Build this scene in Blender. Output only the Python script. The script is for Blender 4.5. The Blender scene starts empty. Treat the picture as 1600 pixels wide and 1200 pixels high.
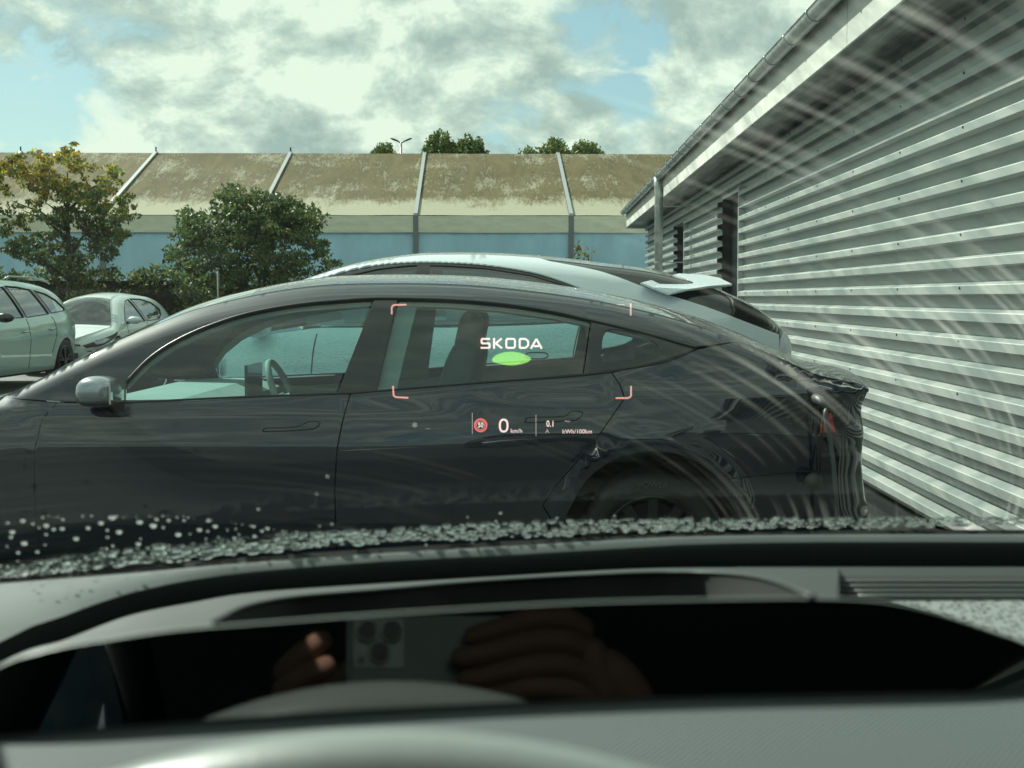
import bpy, bmesh, math, random
import numpy as np
from mathutils import Vector, Matrix, noise as mnoise
from mathutils.geometry import delaunay_2d_cdt
random.seed(7); np.random.seed(7)
R_ = math.radians
scene = bpy.context.scene
COL = scene.collection

# ------------------------------------------------------------------ camera
FPX = 2133.0; CAMZ = 1.34
YAW = math.atan(45/FPX); PITCH = math.atan(135/FPX)
cam_d = bpy.data.cameras.new('camera'); cam = bpy.data.objects.new('camera', cam_d); COL.objects.link(cam)
cam.location = (0, 0, CAMZ); cam.rotation_euler = (math.pi/2-PITCH, 0, YAW)
cam_d.sensor_width = 36; cam_d.lens = 36*FPX/1600
cam_d.clip_start = 0.01; cam_d.clip_end = 6000
cam_d.dof.use_dof = True; cam_d.dof.focus_distance = 6.2; cam_d.dof.aperture_fstop = 14
scene.camera = cam
ROT = cam.rotation_euler.to_matrix()
FW = ROT @ Vector((0, 0, -1)); RT = ROT @ Vector((1, 0, 0)); UP = ROT @ Vector((0, 1, 0))
CAM = Vector((0, 0, CAMZ))
def ray(px, py):
    return (FW + RT*((px-800)/FPX) + UP*((600-py)/FPX))
def P(px, py, Y):                       # point on the line of sight at world distance Y
    d = ray(px, py); return CAM + d*(Y/d.y)

# ------------------------------------------------------------------ sun, sky, exposure
SUN = Vector((-.475, .49, .61)).normalized()
sun_d = bpy.data.lights.new('sun', 'SUN'); sun_d.energy = 4.8; sun_d.angle = R_(.6); sun_d.color = (1, .97, .86)
sun = bpy.data.objects.new('sun', sun_d); COL.objects.link(sun)
sun.rotation_euler = SUN.to_track_quat('Z', 'Y').to_euler()
scene.view_settings.view_transform = 'Standard'; scene.view_settings.look = 'None'
scene.view_settings.exposure = 0.62; scene.view_settings.gamma = 1
scene.cycles.max_bounces = 10; scene.cycles.transparent_max_bounces = 24; scene.cycles.glossy_bounces = 5
scene.cycles.transmission_bounces = 8; scene.cycles.caustics_reflective = False; scene.cycles.caustics_refractive = False
scene.cycles.use_denoising = True

def N(nt, t, **kw):
    n = nt.nodes.new(t)
    for k, v in kw.items():
        if k in n.inputs: n.inputs[k].default_value = v
        else: setattr(n, k, v)
    return n
def math_n(nt, op, a, b=None, clamp=False):
    n = nt.nodes.new('ShaderNodeMath'); n.operation = op; n.use_clamp = clamp
    for i, v in enumerate((a, b)):
        if v is None: continue
        if hasattr(v, 'is_linked'): nt.links.new(v, n.inputs[i])
        else: n.inputs[i].default_value = v
    return n.outputs[0]
def mixc(nt, f, a, b, mode='MIX'):
    n = nt.nodes.new('ShaderNodeMix'); n.data_type = 'RGBA'; n.blend_type = mode
    for s, v in ((0, f), (6, a), (7, b)):
        if hasattr(v, 'is_linked'): nt.links.new(v, n.inputs[s])
        elif s == 0: n.inputs[s].default_value = v
        else: n.inputs[s].default_value = (*v[:3], 1)
    return n.outputs[2]
def ramp(nt, f, stops):
    n = nt.nodes.new('ShaderNodeValToRGB'); e = n.color_ramp.elements
    while len(e) < len(stops): e.new(.5)
    for el, (p, c) in zip(e, stops):
        el.position = p; el.color = (c, c, c, 1) if not hasattr(c, '__len__') else (*c, 1)
    nt.links.new(f, n.inputs[0]); return n.outputs[0]

world = bpy.data.worlds.new('World'); scene.world = world; world.use_nodes = True
nt = world.node_tree; nt.nodes.clear()
out = N(nt, 'ShaderNodeOutputWorld'); bg = N(nt, 'ShaderNodeBackground', Strength=.12)
nt.links.new(bg.outputs[0], out.inputs[0])
sky = N(nt, 'ShaderNodeTexSky', sky_type='NISHITA', sun_disc=False)
sky.sun_elevation = math.asin(SUN.z); sky.sun_rotation = math.atan2(SUN.x, SUN.y)
tc = N(nt, 'ShaderNodeTexCoord'); sep = N(nt, 'ShaderNodeSeparateXYZ'); nt.links.new(tc.outputs['Generated'], sep.inputs[0])
den = math_n(nt, 'ADD', math_n(nt, 'MULTIPLY', math_n(nt, 'ABSOLUTE', sep.outputs[2]), .6), .42)
cx = math_n(nt, 'DIVIDE', sep.outputs[0], den); cy = math_n(nt, 'DIVIDE', sep.outputs[1], den)
cmb = N(nt, 'ShaderNodeCombineXYZ'); nt.links.new(cx, cmb.inputs[0]); nt.links.new(cy, cmb.inputs[1])
nt.links.new(math_n(nt, 'MULTIPLY', sep.outputs[2], 1.3), cmb.inputs[2])
def sky_noise(scale, detail, rough, off, dist=0.0):
    mp = N(nt, 'ShaderNodeMapping'); mp.inputs['Location'].default_value = off; nt.links.new(cmb.outputs[0], mp.inputs[0])
    n = N(nt, 'ShaderNodeTexNoise', Scale=scale, Detail=detail, Roughness=rough, Distortion=dist); nt.links.new(mp.outputs[0], n.inputs['Vector'])
    return n.outputs[0]
def blob(px, py, r, amount):            # a bank or a gap of cloud in one direction of the sky
    d = ray(px, py).normalized()
    vm = N(nt, 'ShaderNodeVectorMath', operation='DISTANCE'); nt.links.new(tc.outputs['Generated'], vm.inputs[0]); vm.inputs[1].default_value = d
    g = math_n(nt, 'SUBTRACT', 1.0, math_n(nt, 'DIVIDE', vm.outputs['Value'], r), clamp=True)
    return math_n(nt, 'MULTIPLY', math_n(nt, 'SMOOTH_MIN', g, .8), amount)
n1 = sky_noise(1.9, 7, .54, (3.1, 1.7, .4), .25)
n2 = sky_noise(6.5, 9, .64, (1.3, 5.2, 2.0), .3)
cov = math_n(nt, 'ADD', math_n(nt, 'MULTIPLY', n1, .62), math_n(nt, 'MULTIPLY', n2, .38))
for a in ((60, 215, .05, -.15), (990, 130, .07, -.17), (780, 190, .06, -.15), (880, 30, .04, -.10), (1230, 60, .05, .06), (640, 160, .06, .14), (910, 215, .035, .20), (1090, 190, .06, .16), (900, 100, .05, .06), (1400, -100, .2, .06),
          (300, 80, .20, .08), (1090, 60, .06, .12), (400, 190, .08, .10)):
    cov = math_n(nt, 'ADD', cov, blob(*a))
mask = ramp(nt, cov, [(.395, 0), (.425, .6), (.465, 1)])
# billows: the density here against the density a little higher up lights the upper rims
def billow(dz):
    mp = N(nt, 'ShaderNodeMapping'); mp.inputs['Location'].default_value = (1.3, 5.2-dz*1.8, 2.0+dz*1.3); nt.links.new(cmb.outputs[0], mp.inputs[0])
    a = N(nt, 'ShaderNodeTexNoise', Scale=6.5, Detail=9, Roughness=.60, Distortion=.2); nt.links.new(mp.outputs[0], a.inputs['Vector'])
    return a.outputs[0]
d0 = billow(0); d1 = billow(.028)
rim = math_n(nt, 'MULTIPLY', math_n(nt, 'SUBTRACT', d0, d1), 1.5)
shade = sky_noise(2.6, 7, .52, (7.7, 2.2, .9), .3)
shade2 = math_n(nt, 'ADD', math_n(nt, 'MULTIPLY', shade, .95), rim)
ccol = ramp(nt, shade2, [(.30, (.42, .53, .49)), (.43, (.54, .65, .58)), (.54, (.68, .79, .68)), (.66, (.92, 1.0, .84))])
ccol = mixc(nt, 1.0, ccol, (5.5, 5.5, 5.5), 'MULTIPLY')
skyc = mixc(nt, 1.0, sky.outputs[0], (1.05, 1.20, 1.02), 'MULTIPLY')
skyc = mixc(nt, .7, skyc, (1.45, 2.25, 2.6))
nt.links.new(mixc(nt, mask, skyc, ccol), bg.inputs[0])

# ------------------------------------------------------------------ materials
MATS = {}
def base_mat(name):
    m = bpy.data.materials.new(name); m.use_nodes = True
    return m, m.node_tree, m.node_tree.nodes['Principled BSDF']
def mat(name, col, rough=.5, metal=0, coat=0, spec=.5, var=0, vscale=3.0, bump=0, bscale=60, bdist=.002, aniso=None, sheen=0, emit=None):
    if name in MATS: return MATS[name]
    m, nt, b = base_mat(name)
    b.inputs['Base Color'].default_value = (*col, 1); b.inputs['Roughness'].default_value = rough
    b.inputs['Metallic'].default_value = metal; b.inputs['Coat Weight'].default_value = coat
    b.inputs['Coat Roughness'].default_value = .02; b.inputs['Specular IOR Level'].default_value = spec
    if emit:
        b.inputs['Emission Color'].default_value = (*emit[:3], 1); b.inputs['Emission Strength'].default_value = emit[3]
    tc = N(nt, 'ShaderNodeTexCoord')
    mp = N(nt, 'ShaderNodeMapping'); nt.links.new(tc.outputs['Object'], mp.inputs[0])
    if aniso: mp.inputs['Scale'].default_value = aniso
    if var:
        n = N(nt, 'ShaderNodeTexNoise', Scale=vscale, Detail=6, Roughness=.6); nt.links.new(mp.outputs[0], n.inputs['Vector'])
        f = ramp(nt, n.outputs[0], [(.3, 0), (.7, 1)])
        nt.links.new(mixc(nt, f, tuple(c*(1-var) for c in col), tuple(min(1, c*(1+var)) for c in col)), b.inputs['Base Color'])
        r = N(nt, 'ShaderNodeMapRange'); nt.links.new(n.outputs[0], r.inputs[0]); r.inputs[3].default_value = rough*.8; r.inputs[4].default_value = min(1, rough*1.2)
        nt.links.new(r.outputs[0], b.inputs['Roughness'])
    if bump:
        n = N(nt, 'ShaderNodeTexNoise', Scale=bscale, Detail=4); nt.links.new(mp.outputs[0], n.inputs['Vector'])
        bp = N(nt, 'ShaderNodeBump', Strength=bump, Distance=bdist); nt.links.new(n.outputs[0], bp.inputs['Height']); nt.links.new(bp.outputs[0], b.inputs['Normal'])
    MATS[name] = m; return m
def wet(name, col, rough=.15, metal=0, scale=62, amount=1.0, dens=.42):
    """paint or glass with rain beads standing on it (relief only)"""
    m = mat(name, col, rough, metal, coat=1)
    nt = m.node_tree; b = nt.nodes['Principled BSDF']
    tc = N(nt, 'ShaderNodeTexCoord')
    v = N(nt, 'ShaderNodeTexVoronoi', Scale=scale, Randomness=1.0); nt.links.new(tc.outputs['Object'], v.inputs['Vector'])
    h = ramp(nt, v.outputs['Distance'], [(0, 1), (dens*.6, .8), (dens, 0)])
    bp = N(nt, 'ShaderNodeBump', Strength=amount, Distance=.008); nt.links.new(h, bp.inputs['Height'])
    nt.links.new(bp.outputs[0], b.inputs['Normal']); nt.links.new(bp.outputs[0], b.inputs['Coat Normal'])
    return m
def schlick(nt, f0=.04, gain=1.7, mx=.9):
    g = N(nt, 'ShaderNodeNewGeometry')
    d = N(nt, 'ShaderNodeVectorMath', operation='DOT_PRODUCT'); nt.links.new(g.outputs['Normal'], d.inputs[0]); nt.links.new(g.outputs['Incoming'], d.inputs[1])
    c = math_n(nt, 'ABSOLUTE', d.outputs['Value'])
    p = math_n(nt, 'POWER', math_n(nt, 'SUBTRACT', 1.0, c, clamp=True), 5.0)
    return math_n(nt, 'MINIMUM', math_n(nt, 'MULTIPLY', math_n(nt, 'ADD', math_n(nt, 'MULTIPLY', p, 1-f0), f0), gain), mx)
def glass(name, tint, gain=1.7, rough=0.0, film=None):
    m, nt, b = base_mat(name); nt.nodes.remove(b)
    o = nt.nodes['Material Output']
    t = N(nt, 'ShaderNodeBsdfTransparent'); t.inputs[0].default_value = (*tint, 1)
    gl = N(nt, 'ShaderNodeBsdfGlossy', Roughness=rough); gl.inputs[0].default_value = (1, 1, 1, 1)
    mx = N(nt, 'ShaderNodeMixShader'); nt.links.new(schlick(nt, gain=gain), mx.inputs[0]); nt.links.new(t.outputs[0], mx.inputs[1]); nt.links.new(gl.outputs[0], mx.inputs[2])
    sh = mx.outputs[0]
    if film:                            # dried wiper smear: a thin diffusing film on the pane
        sh = film(nt, sh)
    nt.links.new(sh, o.inputs[0]); MATS[name] = m; return m

M_black = mat('black_car_paint', (.002, .008, .018), .5, coat=1, spec=.1); M_black.node_tree.nodes['Principled BSDF'].inputs['Coat IOR'].default_value = 1.72
M_blackwet = wet('black_roof_with_rain', (.006, .008, .010), .2)
M_blackgloss = mat('gloss_black_trim', (.008, .009, .010), .15, coat=.6)
M_trim = mat('black_rubber_trim', (.012, .013, .014), .55)
M_dark = mat('dark_plastic', (.018, .019, .02), .6, bump=.2)
M_white = mat('pale_white_car_paint', (.72, .80, .84), .3, coat=1)
M_whitewet = wet('pale_white_paint_with_rain', (.72, .80, .84), .3, amount=.35)
M_mint = mat('pale_silver_green_paint', (.36, .52, .46), .28, metal=.35, coat=1)
M_hatch = mat('white_hatchback_paint', (.50, .60, .57), .35, coat=1)
M_tyre = mat('tyre_rubber', (.018, .018, .019), .8, bump=.3, bscale=90)
M_alloy = mat('alloy_rim', (.42, .44, .44), .3, metal=.9)
M_darkalloy = mat('dark_alloy_rim', (.10, .11, .11), .35, metal=.8)
M_cabin = mat('grey_cabin_trim', (.20, .22, .21), .75, var=.15, vscale=8)
M_seat = mat('dark_seat_fabric', (.045, .05, .05), .8, bump=.2)
M_red = mat('red_lens', (.45, .012, .02), .15, coat=1)
M_lampglass = mat('clear_lamp_lens', (.25, .28, .3), .1, coat=1, metal=.5)
M_chrome = mat('chrome', (.6, .62, .62), .12, metal=1)
M_carglass = glass('teal_side_glass', (.74, .97, .94), gain=1.8)
M_nearglass = glass('dark_teal_window_glass', (.26, .38, .38), gain=2.6)
M_mirrorglass = mat('mirror_glass', (.7, .75, .75), .03, metal=1)

# ------------------------------------------------------------------ object helpers
def link(name, me, m=None, parent=None, smooth=None):
    o = bpy.data.objects.new(name, me); COL.objects.link(o)
    if m is not None:
        for k in (m if isinstance(m, (list, tuple)) else [m]): me.materials.append(k)
    if parent is not None: o.parent = parent
    if smooth is not None: me.polygons.foreach_set('use_smooth', [smooth]*len(me.polygons))
    return o
def pyd(name, vs, fs, m=None, parent=None, smooth=False):
    me = bpy.data.meshes.new(name); me.from_pydata([tuple(v) for v in vs], [], fs); me.update()
    return link(name, me, m, parent, smooth)
def tag(o, label=None, cat=None, group=None, kind=None):
    if label: o['label'] = label
    if cat: o['category'] = cat
    if group: o['group'] = group
    if kind: o['kind'] = kind
    return o
def empty(name, loc, rz=0, label=None, cat=None, group=None):
    o = bpy.data.objects.new(name, None); COL.objects.link(o); o.location = loc; o.rotation_euler = (0, 0, rz)
    o.empty_display_size = .2
    return tag(o, label, cat, group)
class MB:
    def __init__(s): s.v = []; s.f = []
    def box(s, a, b):
        n = len(s.v); x0, y0, z0 = a; x1, y1, z1 = b
        s.v += [(x, y, z) for z in (z0, z1) for y in (y0, y1) for x in (x0, x1)]
        s.f += [tuple(n+i for i in q) for q in ((0, 2, 3, 1), (4, 5, 7, 6), (0, 1, 5, 4), (2, 6, 7, 3), (0, 4, 6, 2), (1, 3, 7, 5))]
    def tube(s, pts, r, n=10, caps=True, sx=1.0):
        pts = [Vector(p) for p in pts]; base = len(s.v); prev = None
        for i, p in enumerate(pts):
            t = (pts[min(i+1, len(pts)-1)]-pts[max(i-1, 0)]).normalized()
            if prev is None: a = t.orthogonal().normalized()
            else: a = (prev - t*prev.dot(t)).normalized()
            prev = a; b = t.cross(a)
            rr = r[i] if hasattr(r, '__len__') else r
            for k in range(n):
                an = 2*math.pi*k/n; s.v.append(tuple(p + a*(rr*math.cos(an)*sx) + b*(rr*math.sin(an))))
        for i in range(len(pts)-1):
            for k in range(n):
                k2 = (k+1) % n; s.f.append((base+i*n+k, base+i*n+k2, base+(i+1)*n+k2, base+(i+1)*n+k))
        if caps:
            s.f.append(tuple(base+k for k in reversed(range(n)))); s.f.append(tuple(base+(len(pts)-1)*n+k for k in range(n)))
    def ellipsoid(s, c, r, nu=14, nv=9, rot=None, squash=None):
        base = len(s.v); c = Vector(c)
        for j in range(nv+1):
            ph = math.pi*j/nv
            for i in range(nu):
                th = 2*math.pi*i/nu
                p = Vector((r[0]*math.sin(ph)*math.cos(th), r[1]*math.sin(ph)*math.sin(th), r[2]*math.cos(ph)))
                if squash: p = squash(p)
                if rot: p = rot @ p
                s.v.append(tuple(c+p))
        for j in range(nv):
            for i in range(nu):
                i2 = (i+1) % nu; s.f.append((base+j*nu+i, base+j*nu+i2, base+(j+1)*nu+i2, base+(j+1)*nu+i))
    def prism(s, poly, f0, f1):          # poly: 2-D points, f0/f1 map them to 3-D
        n = len(poly); b = len(s.v)
        s.v += [tuple(f0(p)) for p in poly]+[tuple(f1(p)) for p in poly]
        s.f.append(tuple(b+i for i in range(n))); s.f.append(tuple(b+n+i for i in reversed(range(n))))
        for i in range(n): j = (i+1) % n; s.f.append((b+i, b+n+i, b+n+j, b+j))
    def build(s, name, m, parent=None, smooth=False, bevel=0):
        me = bpy.data.meshes.new(name); me.from_pydata(s.v, [], s.f); me.update()
        bm = bmesh.new(); bm.from_mesh(me); bmesh.ops.recalc_face_normals(bm, faces=bm.faces)
        if bevel: bmesh.ops.bevel(bm, geom=[e for e in bm.edges if e.is_manifold and e.calc_face_angle(0) > .6], offset=bevel, segments=2, affect='EDGES', clamp_overlap=True)
        bm.to_mesh(me); bm.free()
        return link(name, me, m, parent, smooth)
def crv(pts, n=8, closed=False):        # Catmull-Rom through 2-D or 3-D points
    A = [np.array(p, float) for p in pts]; o = []
    L = len(A); rng = range(L if closed else L-1)
    for i in rng:
        g = (lambda k: A[k % L]) if closed else (lambda k: A[min(max(k, 0), L-1)])
        p0, p1, p2, p3 = g(i-1), g(i), g(i+1), g(i+2)
        for k in range(n):
            t = k/n; o.append(.5*((2*p1)+(-p0+p2)*t+(2*p0-5*p1+4*p2-p3)*t*t+(-p0+3*p1-3*p2+p3)*t**3))
    if not closed: o.append(A[-1])
    return [tuple(p) for p in o]
def dens(poly, step):
    o = []
    n = len(poly)
    for i in range(n):
        a = np.array(poly[i][:2], float); b = np.array(poly[(i+1) % n][:2], float)
        L = np.linalg.norm(b-a)
        if L < 1e-5: continue
        k = max(1, int(L/step+.5)); o += [tuple(a+(b-a)*j/k) for j in range(k)]
    return o
def inside(P2, poly):
    x, y = P2[:, 0], P2[:, 1]; r = np.zeros(len(P2), bool); n = len(poly)
    for i in range(n):
        x0, y0 = poly[i]; x1, y1 = poly[(i+1) % n]
        if y0 == y1: continue
        c = ((y0 > y) != (y1 > y)) & (x < (x1-x0)*(y-y0)/(y1-y0)+x0); r ^= c
    return r
def fill(poly, step, holes=(), extra=None, skip=None):
    loops = [dens(poly, step)]+[dens(h, step) for h in holes]
    pts = []; edges = []
    for l in loops:
        b = len(pts); pts += l; edges += [(b+i, b+(i+1) % len(l)) for i in range(len(l))]
    A = np.array(loops[0]); x0, y0 = A.min(0); x1, y1 = A.max(0)
    gx, gy = np.meshgrid(np.arange(x0+step/2, x1, step), np.arange(y0+step/2, y1, step)); G = np.c_[gx.ravel(), gy.ravel()]
    k = inside(G, loops[0])
    for h in loops[1:]: k &= ~inside(G, h)
    G = G[k]
    B = np.array(pts)
    if skip is not None and len(G): G = G[~skip(G)]
    if extra is not None and len(extra):
        k = inside(extra, loops[0])
        for h in loops[1:]: k &= ~inside(extra, h)
        G = np.r_[G, extra[k]]; tol = .008
    else: tol = step*.45
    if len(G):
        dm = np.array([np.min(np.hypot(*(B-g).T)) for g in G]); G = G[dm > tol]
    allp = [Vector(p) for p in pts]+[Vector(p) for p in G]
    vs, es, fs, *_ = delaunay_2d_cdt(allp, edges, [], 0, 1e-6)
    V = np.array([tuple(v) for v in vs]); F = [tuple(f) for f in fs]
    C = np.array([V[list(f)].mean(0) for f in F]); k = inside(C, loops[0])
    for h in loops[1:]: k &= ~inside(C, h)
    F = [f for f, q in zip(F, k) if q]
    cnt = {}
    for f in F:
        for i in range(len(f)):
            a, b = f[i], f[(i+1) % len(f)]; cnt[(min(a, b), max(a, b))] = cnt.get((min(a, b), max(a, b)), 0)+1
    return V, F, [e for e, c in cnt.items() if c == 1]

# ------------------------------------------------------------------ car bodies
class Body:
    """side of a car as half width W(x, z); profile swept across for bonnet, glass, roof and tail"""
    def __init__(s, prof, belt, crease, wmax, root, arches, crown=.045, tumble=.6, tf=(-2.5, .30), tr=(.6, .10), z0=.2, dens_n=6, px=None):
        s.P = np.array(crv(prof, dens_n)); s.belt = np.array(belt); s.cr = np.array(crease); s.w = wmax; s.root = root
        s.arches = arches; s.crown = crown; s.tumble = tumble; s.tf = tf; s.tr = tr; s.z0 = z0
        L = s.P.copy(); zmax = L[:, 1].max()
        s.drop = crown*np.clip((L[:, 1]-.65)/.35, 0, 1); L[:, 1] -= s.drop; s.L = L
        s.shelf = 1.0 if wmax == .925 else 0.0
        u = np.linspace(0, 1, 201)
        t = np.interp(u, [0, .12, .3, .55, .79, .90, 1], [wmax-.095, wmax-.055, wmax-.032, wmax-.014, wmax+.004, wmax-.008, wmax-.022])
        k = np.exp(-(np.arange(-16, 17)/5.)**2); k /= k.sum(); t2 = np.convolve(np.pad(t, 16, 'edge'), k, 'valid'); s.u, s.t = u, t2
    def base(s, x, z):
        x = np.asarray(x, float); z = np.asarray(z, float)
        zc = np.interp(x, s.cr[:, 0], s.cr[:, 1]); zb = np.interp(x, s.belt[:, 0], s.belt[:, 1]); zb = np.maximum(zb, zc+.02)
        u = np.clip((z-s.z0)/(zc-s.z0), 0, 1); w = np.interp(u, s.u, s.t)
        v = np.clip((z-zc)/(zb-zc), 0, 1); w = w-(.012*v+.034*v**2)-(.012+.030*np.clip((x+.3)/.8, 0, 1))*np.clip(v/.3, 0, 1)*s.shelf
        q = np.maximum(z-zb, 0); w = w-(s.tumble*q+.32*q*q)
        w = w-s.tf[1]*np.maximum(s.tf[0]-x, 0)**2-s.tr[1]*np.maximum(x-s.tr[0], 0)**2
        for (ax, az, r) in s.arches:
            d = np.hypot(x-ax, z-az); w = w+.016*np.exp(-((d-r-.02)/.06)**2)
        return w
    def rows(s):
        L = s.L; T = np.gradient(L[:, :2], axis=0); T /= np.linalg.norm(T, axis=1)[:, None]+1e-9; Nn = np.c_[T[:, 1], -T[:, 0]]
        out = []
        for f in (.10, .22, .38, .58, .80, 1.02): out.append(L[:, :2]+Nn*(L[:, 2:3]*f))
        Q = np.concatenate(out); k = []
        d, r = s.edge(Q); want = np.concatenate([L[:, 2]*f for f in (.10, .22, .38, .58, .80, 1.02)])
        ok = np.abs(d-want) < .004; Q = Q[ok]; keep = []; seen = {}
        for q in Q:
            c = (int(q[0]/.016), int(q[1]/.016))
            if c in seen: continue
            seen[c] = 1; keep.append(q)
        return np.array(keep)
    def edge(s, Q):
        A = s.L[:-1, :2]; B = s.L[1:, :2]; AB = B-A; l2 = (AB**2).sum(1)+1e-12
        t = np.clip(((Q[:, None, :]-A[None])*AB[None]).sum(2)/l2, 0, 1); C = A[None]+AB[None]*t[..., None]
        D = np.hypot(Q[:, None, 0]-C[..., 0], Q[:, None, 1]-C[..., 1]); i = D.argmin(1); k = np.arange(len(Q)); return D[k, i], s.L[:-1, 2][i]
    def W(s, x, z):
        x = np.atleast_1d(np.asarray(x, float)); z = np.atleast_1d(np.asarray(z, float)); Q = np.c_[x, z]
        A = s.L[:-1, :2]; B = s.L[1:, :2]; AB = B-A; l2 = (AB**2).sum(1)+1e-12
        t = np.clip(((Q[:, None, :]-A[None])*AB[None]).sum(2)/l2, 0, 1)
        C = A[None]+AB[None]*t[..., None]; D = np.hypot(Q[:, None, 0]-C[..., 0], Q[:, None, 1]-C[..., 1])
        i = D.argmin(1); k = np.arange(len(Q)); d = D[k, i]; Rr = s.L[:-1, 2][i]*(1-t[k, i])+s.L[1:, 2][i]*t[k, i]
        w = s.base(x, z); dd = np.clip(d, 0, Rr)
        return w-Rr+np.sqrt(np.maximum(Rr**2-(Rr-dd)**2, 0))
    def panel(s, name, poly, m, sign=-1, off=0.0, step=.05, skirt=.012, holes=(), parent=None):
        if not hasattr(s, 'R_'): s.R_ = s.rows()
        V, F, E = fill(poly, step, holes, s.R_, lambda Q: (lambda d, r: d < r*1.12)(*s.edge(Q)))
        e = 8e-3
        def nrm(x, z):
            wx = (s.W(x+e, z)-s.W(x-e, z))/(2*e); wz = (s.W(x, z+e)-s.W(x, z-e))/(2*e)
            n = np.c_[-np.clip(wx, -6, 6), np.ones_like(wx), -np.clip(wz, -6, 6)]; n /= np.linalg.norm(n, axis=1)[:, None]; return n
        w = s.W(V[:, 0], V[:, 1]); n = nrm(V[:, 0], V[:, 1]); n[:, 1] *= sign
        X = np.c_[V[:, 0], sign*w, V[:, 1]]+n*off
        vs = [tuple(p) for p in X]; ns = [tuple(q) for q in n]; fs = []
        for f in F:
            a, b, c = (X[f[0]], X[f[1]], X[f[2]]); g = np.cross(b-a, c-a)
            fs.append(f if g.dot(n[f[0]]) > 0 else tuple(reversed(f)))
        if skirt:
            mp = {}
            for a, b in E:
                for q in (a, b):
                    if q not in mp:
                        mp[q] = (len(vs), len(vs)+1); vs.append(vs[q]); ns.append(ns[q])
                        vs.append(tuple(X[q]-n[q]*skirt)); ns.append(ns[q])
                fs.append((mp[a][0], mp[b][0], mp[b][1], mp[a][1]))
        me = bpy.data.meshes.new(name); me.from_pydata(vs, [], fs); me.update()
        me.polygons.foreach_set('use_smooth', [True]*len(me.polygons))
        me.normals_split_custom_set_from_vertices(ns)
        return link(name, me, m, parent or s.root)
    def both(s, name, poly, m, **k):
        a = s.panel(name, poly, m, -1, **k); b = s.panel(name, poly, m, 1, **k); return a, b
    def idx(s, x, top=True, after=0):
        best = None
        for i in range(len(s.P)-1):
            if i >= after and (s.P[i, 0]-x)*(s.P[i+1, 0]-x) <= 0 and (s.P[i, 1] > .78 or not top): return i
        return int(np.argmin(abs(s.P[:, 0]-x)))
    def sweep(s, name, i0, i1, m, ny=17, off=0, inset=0, thick=0):
        vs = []; fs = []
        for i in range(i0, i1+1):
            x, z, r = s.P[i]; h = float(s.base(s.L[i, 0], s.L[i, 1]))-r-inset
            a = s.P[max(i-1, 0)]; b = s.P[min(i+1, len(s.P)-1)]; t = np.array([b[0]-a[0], b[1]-a[1]]); t /= np.linalg.norm(t)+1e-9
            nx, nz = -t[1], t[0]
            for k in range(ny):
                q = -1+2*k/(ny-1); y = q*h
                bow = .05*(1-q*q)*abs(nx)
                vs.append((x+nx*(off)+ (bow*(1 if nx > 0 else -1)), y, z+nz*off-s.drop[i]*q*q))
        for i in range(i1-i0):
            for k in range(ny-1):
                a = i*ny+k; fs.append((a, a+1, a+ny+1, a+ny))
        return pyd(name, vs, fs, m, s.root, True)
    def side_top(s, i0, i1): return [(s.L[i, 0], s.L[i, 1]) for i in range(i0, i1+1)]
def arc(cx, cz, r, a0, a1, n=18): return [(cx+r*math.cos(R_(a0+(a1-a0)*i/n)), cz+r*math.sin(R_(a0+(a1-a0)*i/n))) for i in range(n+1)]

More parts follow.
